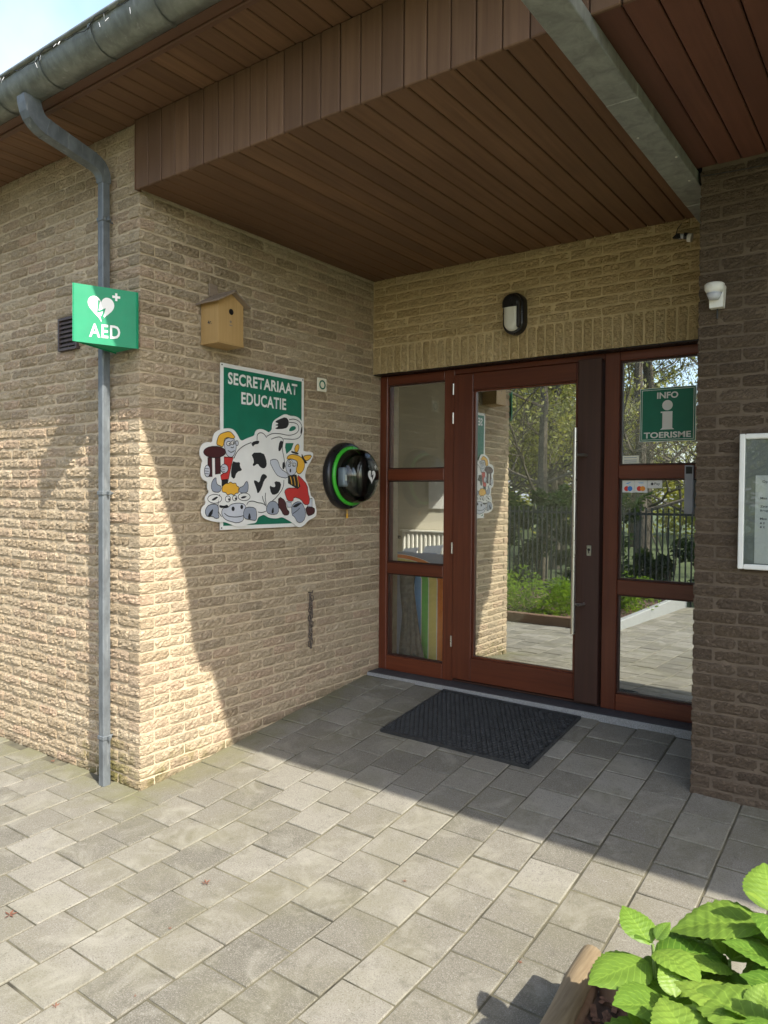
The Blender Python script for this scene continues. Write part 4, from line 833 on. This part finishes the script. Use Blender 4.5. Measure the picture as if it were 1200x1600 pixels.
put_text('VISA', st, .030, .008, Vector((1.918, YS-.0021, 1.650))-TO, (1, 0, 0), (0, 0, 1), M['s_blue'], .02, .0003)
a = MB(TO); a.prism([(1.825, YS-.0022, 1.646), (1.84, YS-.0022, 1.643), (1.862, YS-.0022, 1.657), (1.845, YS-.0022, 1.652)], (0, -.0004, 0)); fix(a.build('mark', M['s_blue'], st))
put_text('Pay', st, .032, .018, Vector((2.012, YS-.0021, 1.642))-TO, (1, 0, 0), (0, 0, 1), M['ink'], .005, .0003); MB(TO).lathe((1.983, YS-.0021, 1.643), (0, -1, 0), [(0, .0003), (.008, .0003)], 14).build('mark', M['ink'], st)
s2 = thing('sticker', 'pale narrow notice sticker above the middle rail of the sidelight', 'sticker', (1.85, YF+.03, 1.79)); MB((1.85, YF+.03, 1.79)).box((1.805, YS-.002, 1.763), (1.902, YS, 1.813)).build('label', M['s_cream'], s2)
for z_ in (1.80, 1.785, 1.774): MB((1.85, YF+.03, 1.79)).box((1.815, YS-.0026, z_), (1.89, YS-.0021, z_+.004)).build('print', M['mgrey'], s2)
ks = thing('card_reader', 'grey plastic card reader strip on the sidelight edge', 'card reader', (2.19, YF, 1.6)); MB((2.19, YF, 1.6)).box((2.178, YF-.022, 1.47), (2.228, YF-.001, 1.75), .004).build('housing', M['board'], ks); MB((2.19, YF, 1.6)).box((2.186, YF-.0235, 1.70), (2.220, YF-.0222, 1.74)).build('window', M['black'], ks)

# ------------------------------------------------------------------ fairy lights on the gutter
fl = thing('fairy_lights', 'string of small clear icicle lights clipped along the gutter edge', 'lights', (0, -.53, GZ+.09)); FO = (0, -.53, GZ+.09)
pts = []; x = -1.6
while x < 3.2: pts.append((x, -.531-.004*math.sin(x*31), GZ+.085+.012*math.sin(x*15.3)+.006*math.sin(x*47))); x += .03
MB(FO).tube(pts, .0018, 5).build('cable', M['wire'], fl)
bm_ = MB(); bm_.tube([(0, 0, 0), (0, 0, -.012), (0, 0, -.022), (0, 0, -.025)], [.0013, .0018, .0016, .0007], 6); bme = bpy.data.meshes.new('bulb'); bme.from_pydata(bm_.v, [], bm_.f); bme.update(); bme.materials.append(M['bulb'])
for i, p in enumerate(pts):
    if random.random() < .38:
        o = link('bulb', bme, fl); o.location = Vector(p)-Vector(FO)+Vector((0, -.002, -.004-random.choice((0, 0, .01, .03)))); o.rotation_euler = (random.uniform(-.7, .5), random.uniform(-.7, .7), 0)

# ------------------------------------------------------------------ inside the building
def struct(nm, mb, m_): o = mb.build(nm, M[m_]); tag(o, kind='structure'); return o
struct('interior_floor', MB().box((-1.9, 2.27, .15), (4.4, 5.0, .255)), 'floor_in'); struct('interior_ceiling', MB().box((-1.9, 2.31, 2.75), (.3, 5.0, 2.85)).box((2.6, 2.31, 2.75), (4.4, 5.0, 2.85)).box((.3, 2.31, 2.75), (2.6, 2.9, 2.85)).box((.3, 4.3, 2.75), (2.6, 5.0, 2.85)), 'wall_in')
struct('interior_wall', MB().box((-1.9, 4.4, .256), (2.3, 4.5, 2.749)).box((3.9, 4.4, .256), (4.4, 4.5, 2.749)).box((2.3, 4.4, .256), (3.9, 4.5, .9)).box((2.3, 4.4, 2.5), (3.9, 4.5, 2.749)), 'wall_in')  # back wall has an added opening, out of view, to let daylight in
struct('interior_wall', MB().box((-2.0, 2.4, .256), (-1.9, 4.5, 2.749)), 'wall_in'); struct('interior_wall', MB().box((4.4, 2.3, .256), (4.5, 4.5, 2.749)), 'wall_in')
rdt = thing('radiator', 'cream ribbed panel radiator on the wall inside behind the glass', 'radiator', (-.8, 4.36, .6)); RO = (-.8, 4.36, .6)
MB(RO).box((-1.33, 4.33, .50), (-.42, 4.375, 1.17), .006).build('panel', M['radiator'], rdt)
for i in range(16): MB(RO).box((-1.30+i*.055, 4.31, .53), (-1.275+i*.055, 4.3295, 1.14), .004).build('rib', M['radiator'], rdt)
MB(RO).box((-1.34, 4.30, 1.171), (-.41, 4.376, 1.185)).build('top_grille', M['radiator'], rdt); MB(RO).tube([(-1.36, 4.34, 1.1), (-1.40, 4.34, 1.1)], .018, 10).build('valve', M['black'], rdt)
po = thing('poster', 'white poster with a yellow and black striped drawing on the inside wall', 'poster', (-.75, 4.39, 1.6)); PO = (-.75, 4.39, 1.6)
MB(PO).box((-1.02, 4.385, 1.42), (-.53, 4.394, 1.84)).build('sheet', M['paper'], po); 
for i, m_ in enumerate(('yellow', 'blackprint', 'yellow', 'blackprint', 'yellow')): MB(PO).lathe((-.70+.012*i, 4.384, 1.50+.038*i), (0, -1, 0), [(0, .001+.0004*i), (.055-.004*abs(i-2), .001+.0004*i)], 16).build('stripe', M[m_], po)
pt2 = thing('poster', 'small dark framed picture high on the inside wall', 'poster', (-.75, 4.39, 2.05)); MB((-.75, 4.39, 2.05)).box((-.83, 4.38, 1.96), (-.66, 4.394, 2.16)).build('frame', M['maroon'], pt2); MB((-.75, 4.39, 2.05)).box((-.815, 4.378, 1.98), (-.675, 4.3795, 2.14)).build('print', M['oldwood'], pt2)
rb = thing('striped_panel', 'display panel with blue green yellow orange curved stripes behind the sidelight', 'panel', (.3, 2.5, .26)); QO = Vector((.3, 2.5, .26))
MB(QO).box((-.25, 2.5, .256), (.36, 2.52, 1.11)).build('board', M['board'], rb)
ycen = 2.498; xo = -.02; zc0 = .80
edges = [('s_navy', -.005, .048), ('s_cream', .048, .056), ('s_blue', .056, .118), ('s_cream', .118, .126), ('s_green', .126, .184), ('s_cream', .184, .192), ('s_yellow', .192, .262), ('s_cream', .262, .270), ('s_orange', .270, .335), ('s_cream', .335, .343)]
for m_, a_, b_ in edges:
    def path(r): # runs down at x = r and turns to the left over the top
        cx, cz = -.12, .90; rad_ = r-cx
        P = [(r, .262)]+[(r, .262+(cz-.262)*i/4) for i in range(1, 5)]
        P += [(cx+rad_*math.cos(t), cz+rad_*.42*math.sin(t)) for t in [math.pi/2*i/10 for i in range(1, 11)]]+[(-.25, cz+rad_*.42)]; return P
    o_, i_ = path(b_), path(a_); q = MB(QO); n_ = len(o_)
    q.add([(x, 2.4985, z) for x, z in o_]+[(x, 2.4985, z) for x, z in i_], [(k, k+1, n_+k+1, n_+k) for k in range(n_-1)]); fix(q.build('stripe', M[m_], rb))
tk = thing('driftwood', 'grey weathered tree trunk piece standing behind the sidelight glass', 'trunk', (.07, 2.36, .26)); q = MB((.07, 2.36, .26))
q.tube([(.10, 2.36, .258), (.09, 2.36, .45), (.09, 2.37, .65), (.07, 2.37, .85), (.08, 2.37, 1.0)], [.085, .062, .05, .055, .065], 12)
for a_ in range(5): t = a_*1.3; q.tube([(.14+.08*math.cos(t), 2.36+.06*math.sin(t), .258), (.115+.045*math.cos(t+.5), 2.36+.045*math.sin(t+.5), .55), (.08+.03*math.cos(t+1), 2.37+.03*math.sin(t+1), .9)], [.03, .02, .012], 7)
q.build('trunk', plain('driftwood_grey', (.13, .12, .10), .85, 0, .4, 30, .6), tk)
br = thing('brochure_rack', 'stack of open brochures on a ledge behind the middle sidelight pane', 'brochures', (.3, 2.9, 1.1)); UO = (.3, 2.9, 1.1)
MB(UO).box((-.45, 2.75, 1.0), (.35, 3.1, 1.03), .003).build('ledge', M['wall_in'], br)
for i, (x, w) in enumerate(((-.34, .16), (-.13, .19), (.12, .15))): MB(UO).prism([(x, 2.85, 1.031), (x+w, 2.83, 1.031), (x+w, 2.92, 1.12+.03*i), (x, 2.94, 1.10+.03*i)], (0, .006, 0)).build('brochure', M['paper'], br); MB(UO).prism([(x+.02, 2.846, 1.05), (x+w-.03, 2.846, 1.05), (x+w-.03, 2.875, 1.082), (x+.02, 2.877, 1.082)], (0, -.002, 0)).build('print', M['mgrey'], br)
cr = thing('brochure_rack', 'column of grey leaflet holders standing inside the sidelight', 'leaflet rack', (2.26, 2.3, .3)); 
MB((2.26, 2.3, .3)).box((2.29, 2.36, .256), (2.33, 2.40, 1.5), .003).build('post', M['board'], cr)
for i in range(5): z_ = 1.36-.09*i; MB((2.26, 2.3, .3)).prism([(2.20, 2.33, z_), (2.30, 2.33, z_-.02), (2.30, 2.37, z_+.06), (2.20, 2.37, z_+.08)], (0, .008, 0)).build('holder', M['mgrey'], cr)

# ------------------------------------------------------------------ planting bed with log edging and hydrangea
bz = ground(3, -.5)
pb = thing('log_edging', 'weathered round log edging of the planting bed on short posts', 'edging', (2.5, -.3, bz)); LGO = (2.5, -.3, bz)
def log(name, a, b, r, m_, bump=.004, ns=9):
    a, b = Vector(a), Vector(b); P = [a.lerp(b, i/ns)+Vector((JIT(bump), JIT(bump), JIT(bump))) for i in range(ns+1)]; q = MB(LGO); q.tube(P, [r*(1+JIT(.035)) for _ in P], 16); return q.build(name, M[m_], pb)
LA = onZ(921, 1472, .215); LB = onZ(842, 1625, .215); dv = (LB-LA).normalized()
LA = LA+dv*(-.02); LB = LA+dv*1.3
log('log', LA+Vector((.0, 0, -.055)), LB+Vector((.0, 0, -.036)), .036, 'log')
nx_ = Vector((-dv.y, dv.x, 0)); nx_ = nx_ if nx_.x > 0 else -nx_
log('post', LA+dv*.05+nx_*.09+Vector((0, 0, -.30)), LA+dv*.05+nx_*.09+Vector((0, 0, -.02)), .05, 'log_b'); log('post', LA+dv*.85+nx_*.09+Vector((0, 0, -.30)), LA+dv*.85+nx_*.09+Vector((0, 0, -.03)), .05, 'log_b')
LC = LA+nx_*1.75; log('log', LA+nx_*.145+dv*.03+Vector((0, 0, -.04)), LC+dv*.03+Vector((0, 0, -.04)), .036, 'log'); log('log', LA+Vector((0, 0, -.115)), LB+Vector((0, 0, -.115)), .035, 'log_b'); log('log', LA+nx_*.145+dv*.03+Vector((0, 0, -.12)), LC+dv*.03+Vector((0, 0, -.12)), .035, 'log_b')
o = MB().prism([LA+dv*.05+nx_*.03+Vector((0, 0, -.125)), LA+dv*1.3+nx_*.03+Vector((0, 0, -.125)), LA+dv*1.3+nx_*1.7+Vector((0, 0, -.125)), LA+dv*.05+nx_*1.7+Vector((0, 0, -.125))], (0, 0, -.12)); o = fix(o.build('bed_soil', M['soil'])); tag(o, kind='structure')
q = MB(); zt = LA.z-.125
for i in range(3800):
    p = LA+dv*random.uniform(.06, 1.28)+nx_*random.uniform(.05, 1.68); p.z = zt+random.uniform(.0, .022); l_, w_ = random.uniform(.010, .032), random.uniform(.004, .012); t = random.uniform(0, 6.28); e = Vector((math.cos(t), math.sin(t), random.uniform(-.5, .5))); f_ = Vector((-math.sin(t), math.cos(t), random.uniform(-.4, .4)))
    q.add([p-e*l_-f_*w_, p+e*l_-f_*w_*.6, p+e*l_*.9+f_*w_, p-e*l_*.8+f_*w_*.9], [(0, 1, 2, 3)])
me_o = q.build('bark_mulch', M['chip']); tag(me_o, 'loose brown bark chips between the log edging and the hydrangea', 'mulch', kind='stuff'); a = me_o.data.attributes.new('rnd', 'FLOAT', 'FACE'); a.data.foreach_set('value', [random.random() for _ in me_o.data.polygons])

def hleaf_mesh(seed):
    r = random.Random(seed); nu, nv = 26, 7; vs, uvs, fs = [], [], []; dro = r.uniform(.10, .32); fold = r.uniform(.22, .42); tw = r.uniform(-.12, .12)
    for i in range(nu+1):
        t = i/nu; w = .40*(math.sin(math.pi*min(1, t**.82))**.85)*(1-.12*t)+.004
        if t > .86: w *= 1-((t-.86)/.14)**1.4*.55
        for j in range(nv):
            s_ = -1+2*j/(nv-1); ed = abs(s_) > .99; ww = w*(1+(.045 if i % 2 else -.02)) if ed and 0 < i < nu else w
            y = s_*ww; x = t+(.012 if ed and i % 2 else 0)
            z = abs(s_)*w*fold - dro*t*t + .016*math.sin(t*56.5-abs(s_)*20)*(1-abs(s_)*.4)*math.sin(math.pi*t) + tw*y*t - abs(s_)**3*w*.30
            vs.append((x, y, z)); uvs.append((t, s_))
    for i in range(nu):
        for j in range(nv-1): fs.append((i*nv+j, (i+1)*nv+j, (i+1)*nv+j+1, i*nv+j+1))
    me = bpy.data.meshes.new('leaf'); me.from_pydata(vs, [], fs); me.update(); ul = me.uv_layers.new(name='uv')
    for lp_ in me.loops: ul.data[lp_.index].uv = uvs[lp_.vertex_index]
    for p in me.polygons: p.use_smooth = True
    me.materials.append(M['leafh']); return me
HM = [hleaf_mesh(i) for i in range(8)]
hyR = thing('hydrangea', 'bright green hydrangea shrub with broad serrated leaves growing behind the log edging', 'shrub', (2.85, -.75, zt)); HO = Vector((2.85, -.75, zt))
def put_leaf(base, azm, elv, L, roll=0.0):
    o = link('leaf', random.choice(HM), hyR); d = Vector((math.cos(azm)*math.cos(elv), math.sin(azm)*math.cos(elv), math.sin(elv))); s_ = Vector((-math.sin(azm), math.cos(azm), 0)); u = d.cross(s_)
    s2_ = s_*math.cos(roll)+u*math.sin(roll); u2 = d.cross(s2_); b = Vector(base)-HO
    o.matrix_local = Matrix(((d.x*L, s2_.x*L, u2.x*L, b.x), (d.y*L, s2_.y*L, u2.y*L, b.y), (d.z*L, s2_.z*L, u2.z*L, b.z), (0, 0, 0, 1)))
def shoot(px, py, z, size=1.0, az0=0.0, foot=None):
    c = onZ(px, py, z); ft = foot or (c+Vector((JIT(.06)+.05, JIT(.06)-.04, 0))); ft.z = zt
    MB(HO).tube([ft, ft.lerp(c, .5)+Vector((JIT(.02), JIT(.02), 0)), c], [.006, .005, .004], 7).build('stem', M['stem'], hyR)
    for lv, (dz, L, e) in enumerate(((-.085, .20, -.12), (-.04, .19, .12), (-.008, .135, .42), (.008, .06, .85))):
        for s_ in (0, 1):
            azm = az0+lv*math.pi/2+s_*math.pi+JIT(.2); b = c+Vector((math.cos(azm)*.012, math.sin(azm)*.012, dz)); put_leaf(b, azm, e+JIT(.14), L*size*random.uniform(.9, 1.1), JIT(.2))
shoot(1020, 1476, .47, .9, 2.5)
for args in ((1092, 1470, .40, .62, .4), (1140, 1500, .43, 1.0, 1.2), (1208, 1425, .55, 1.15, 2.0), (1060, 1570, .42, 1.15, .75), (1170, 1600, .50, 1.2, 2.6), (1015, 1620, .34, .9, 1.7), (1235, 1510, .50, 1.1, .3), (1100, 1660, .48, 1.2, 2.2), (1250, 1610, .55, 1.15, 1.1), (1300, 1450, .52, 1.1, .5), (1330, 1560, .52, 1.1, 1.5), (1040, 1720, .42, 1.1, .2), (1220, 1720, .5, 1.1, 1.0), (1130, 1550, .33, .8, .2)): shoot(*args)
# fallen leaves on the pavers
for i, (px, py, s_) in enumerate(((15, 1430, .03), (82, 1190, .022), (322, 1380, .024), (87, 1573, .016), (265, 1452, .010), (632, 1378, .012), (812, 1505, .012), (210, 1558, .008))):
    g0 = onZ(px, py, 0); g0 = onZ(px, py, ground(g0.x, g0.y)+.003); o = tag(thing('fallen_leaf', 'dry reddish fallen leaf lying on the grey pavers', 'leaf', g0, 'fallen leaves on the pavers'))
    t = random.uniform(0, 6); q = MB()
    for k_ in range(5): u = t+k_*1.1; q.add([(0, 0, .002), (s_*.45*math.cos(u-.3), s_*.45*math.sin(u-.3), .003), (s_*math.cos(u), s_*math.sin(u), .006), (s_*.45*math.cos(u+.3), s_*.45*math.sin(u+.3), .004)], [(0, 1, 2, 3)])
    q.build('blade', M['leafdry'], o)

# ------------------------------------------------------------------ garden behind the camera (seen in the glass)
def leaf_cloud(centers, n_, size, rnd_):
    V, Fc, R_ = [], [], []
    for i in range(n_):
        c, r = rnd_.choice(centers); v = Vector((rnd_.gauss(0, 1), rnd_.gauss(0, 1), rnd_.gauss(0, 1))).normalized()*r*rnd_.uniform(.2, 1)**.6; p = Vector(c)+v
        a = Vector((rnd_.gauss(0, 1), rnd_.gauss(0, 1), rnd_.gauss(0, .7))).normalized(); b = a.orthogonal().normalized(); s_ = size*rnd_.uniform(.6, 1.3); b0 = len(V)
        V += [p-a*s_, p+b*s_*.45, p+a*s_, p-b*s_*.45]; Fc.append((b0, b0+1, b0+2, b0+3)); R_.append(rnd_.random())
    return V, Fc, R_
def foliage(name, V, Fc, R_, m_, parent):
    me = bpy.data.meshes.new(name); me.from_pydata([tuple(v) for v in V], [], Fc); me.update(); a = me.attributes.new('rnd', 'FLOAT', 'FACE'); a.data.foreach_set('value', R_); o = link(name, me, parent, m_); return o
def tree_meshes(seed, h, nleaf):
    r = random.Random(seed); q = MB(); tips = []
    tr = [Vector((0, 0, -.1))]
    for i in range(1, 8): tr.append(Vector((r.uniform(-.12, .12)*i*.3, r.uniform(-.12, .12)*i*.3, h*.85*i/7)))
    q.tube(tr, [.13*(1-.12*i) for i in range(8)], 8)
    def limb(p, d, L, rr, dep):
        P = [p]; dd = d.copy()
        for k_ in range(4): dd = (dd+Vector((r.uniform(-.5, .5), r.uniform(-.5, .5), r.uniform(-.15, .4)))*.5).normalized(); P.append(P[-1]+dd*L/4)
        q.tube(P, [rr, rr*.8, rr*.6, rr*.45, rr*.3], 5 if dep > 1 else 3, caps=False)
        if dep > 0:
            for k_ in range(4 if dep > 1 else 5): limb(P[r.choice((1, 2, 3, 4))], (dd+Vector((r.uniform(-1, 1), r.uniform(-1, 1), r.uniform(-.3, .6)))).normalized(), L*.58, max(rr*.5, .006), dep-1)
        else: tips.append((P[-1], L*.5)); tips.append((P[2], L*.45))
    for k_ in range(16):
        t = r.uniform(.12, 1); i = min(6, int(t*7)); p = tr[i].lerp(tr[i+1], t*7-i); an = r.uniform(0, 6.28)
        limb(p, Vector((math.cos(an), math.sin(an), r.uniform(.1, .8))).normalized(), h*.25*(1.25-t*.6), .04*(1.2-t*.7), 3)
    me = bpy.data.meshes.new('trunk'); me.from_pydata(q.v, [], q.f); me.update(); me.materials.append(M['bark'])
    V, Fc, R_ = leaf_cloud(tips, nleaf, .05, r); mc = bpy.data.meshes.new('crown'); mc.from_pydata([tuple(v) for v in V], [], Fc); mc.update(); a = mc.attributes.new('rnd', 'FLOAT', 'FACE'); a.data.foreach_set('value', R_); mc.materials.append(M['tleaf'])
    return me, mc
TM = [tree_meshes(100+i, 7.5+i*.8, 15000 if i < 4 else 2600) for i in range(6)]
KIND = ('slender tree with thin pale green spring foliage beyond the dark garden fence', 'twiggy tree with a leaning trunk and sparse olive leaves beyond the fence', 'dense young tree with low spreading branches beyond the fence', 'tall tree with many upright limbs standing over the hedge shrubs', 'nearly bare tree with fine twigs just coming into leaf beyond the fence')
spots = [(-3.0, -7.6), (-5.0, -8.4), (-7.2, -8.0), (-1.4, -8.8), (-4.0, -10.6), (-6.4, -11.2), (-9.2, -10.5), (-2.2, -12), (-8.2, -13.5), (-5.2, -14), (-.4, -11), (-11.5, -13), (-3.4, -16), (-7, -17), (-10.5, -18), (-1, -15.5), (-13.5, -17), (-5, -20), (-9, -22), (-2, -20), (1.2, -9.5), (1.0, -14)]
for i, (x, y) in enumerate(spots):
    s_ = .95+.03*(i % 5)+max(0, -y-10)*.02; o = thing('tree', (KIND[4] if x > -3.5 else KIND[i % 4]), 'tree', (x, y, -.24), 'trees beyond the garden fence', random.uniform(0, 6)); o.scale = (s_, s_, s_); a_, b_ = TM[4+i % 2 if x > -3.5 else i % 4]; link('trunk', a_, o); link('crown', b_, o)
FY = -5.7
fe = thing('garden_fence', 'dark green metal bar fence along the far side of the garden border', 'fence', (-4, FY, -.24))
bar = MB().box((-.012, -.008, 0), (.012, .008, 1.6)); bme = bpy.data.meshes.new('bar'); bme.from_pydata(bar.v, [], bar.f); bme.update(); bme.materials.append(M['fence'])
for i in range(110): o = link('bar', bme, fe); o.location = (-5+i*.09, 0, 0.02)
for z_ in (.2, 1.5): MB((0, 0, 0)).box((-5.1, -.02, z_), (5, -.0085, z_+.04)).build('rail', M['fence'], fe)
rr = random.Random(5)
def shrub(name, label, x, y, w, h, n_, m_, size, group=None):
    o = thing(name, label, 'shrub', (x, y, -.16), group); c = [((rr.uniform(-w, w), rr.uniform(-.3, .3)*1.2, rr.uniform(.12, h)), rr.uniform(.16, .32)) for _ in range(18)]
    V, Fc, R_ = leaf_cloud(c, n_, size, rr); foliage('foliage', V, Fc, R_, M[m_], o); q = MB()
    for k_ in range(6): t = rr.uniform(0, 6); q.tube([(0, 0, 0), (.3*w*math.cos(t), .15*math.sin(t), h*.5), (.7*w*math.cos(t), .3*math.sin(t), h*.9)], [.015, .01, .004], 5)
    q.build('stem', M['bark'], o)
for x, y, w, h in ((-1.15, -3.2, .55, .42), (-2.6, -3.5, .7, .55), (-4.4, -3.4, .7, .5), (-.3, -4.2, .5, .4), (-6.0, -3.6, .8, .6)): shrub('shrub', 'low bright green leafy shrub in the bark border by the paving', x, y, w, h, 3200, 'sleaf', .035, 'low shrubs in the garden border')
for i in range(8): shrub('hedge_shrub', 'tall dark evergreen hedge shrub behind the bar fence', -7.6+i*1.25, -6.3-.2*(i % 2), .8, 1.75, 3600, 'dleaf', .06, 'hedge shrubs behind the fence')
kb = thing('garden_edging', 'brown horizontal timber plank edging the garden border', 'edging', (-3, -2.1, -.2)); MB((-3, -2.1, -.2)).box((-6.5, -2.19, -.20), (.25, -2.11, .06), .01).build('plank', M['log_b'], kb); MB((-3, -2.1, -.2)).box((.251, -5.6, -.24), (.33, -2.11, .04), .01).build('plank', M['greypanel'], kb)
for i in range(5): MB((-3, -2.1, -.2)).tube([(-6.2+i*1.55, -2.25, -.24), (-6.2+i*1.55, -2.25, .10)], .045, 8).build('post', M['log_b'], kb)
for i in range(7): # pale stakes in the border
    o = thing('garden_stake', 'thin pale wooden stake standing in the bark border', 'stake', (-2.3-.55*i, -4.6-.2*(i % 3), -.15), 'stakes in the garden border'); MB().tube([(0, 0, 0), (JIT(.05), 0, .9), (JIT(.08), 0, 1.9)], [.014, .013, .012], 6).build('pole', M['oldwood'], o)
q = MB()
for i in range(5000):
    p = Vector((random.uniform(-6, .2), random.uniform(-5.5, -2.25), -.095+random.uniform(0, .02))); l_, w_ = random.uniform(.012, .035), random.uniform(.005, .013); t = random.uniform(0, 6.28); e = Vector((math.cos(t), math.sin(t), random.uniform(-.3, .3))); f_ = Vector((-math.sin(t), math.cos(t), random.uniform(-.3, .3)))
    q.add([p-e*l_-f_*w_, p+e*l_-f_*w_*.6, p+e*l_*.9+f_*w_, p-e*l_*.8+f_*w_*.9], [(0, 1, 2, 3)])
tag(q.build('border_mulch', M['chip']), 'brown bark chips covering the garden border before the fence', 'mulch', kind='stuff')

wr = random.Random(77); cen = [((wr.uniform(-26, 7), wr.uniform(-33, -24), wr.uniform(.3, 6.0)), wr.uniform(.8, 1.9)) for _ in range(240)]
V, Fc, R_ = leaf_cloud(cen, 42000, .16, wr); o = foliage('far_wood', V, Fc, R_, M['tleaf'], None); tag(o, 'dense far wood of olive green trees closing off the garden', 'wood', kind='stuff')
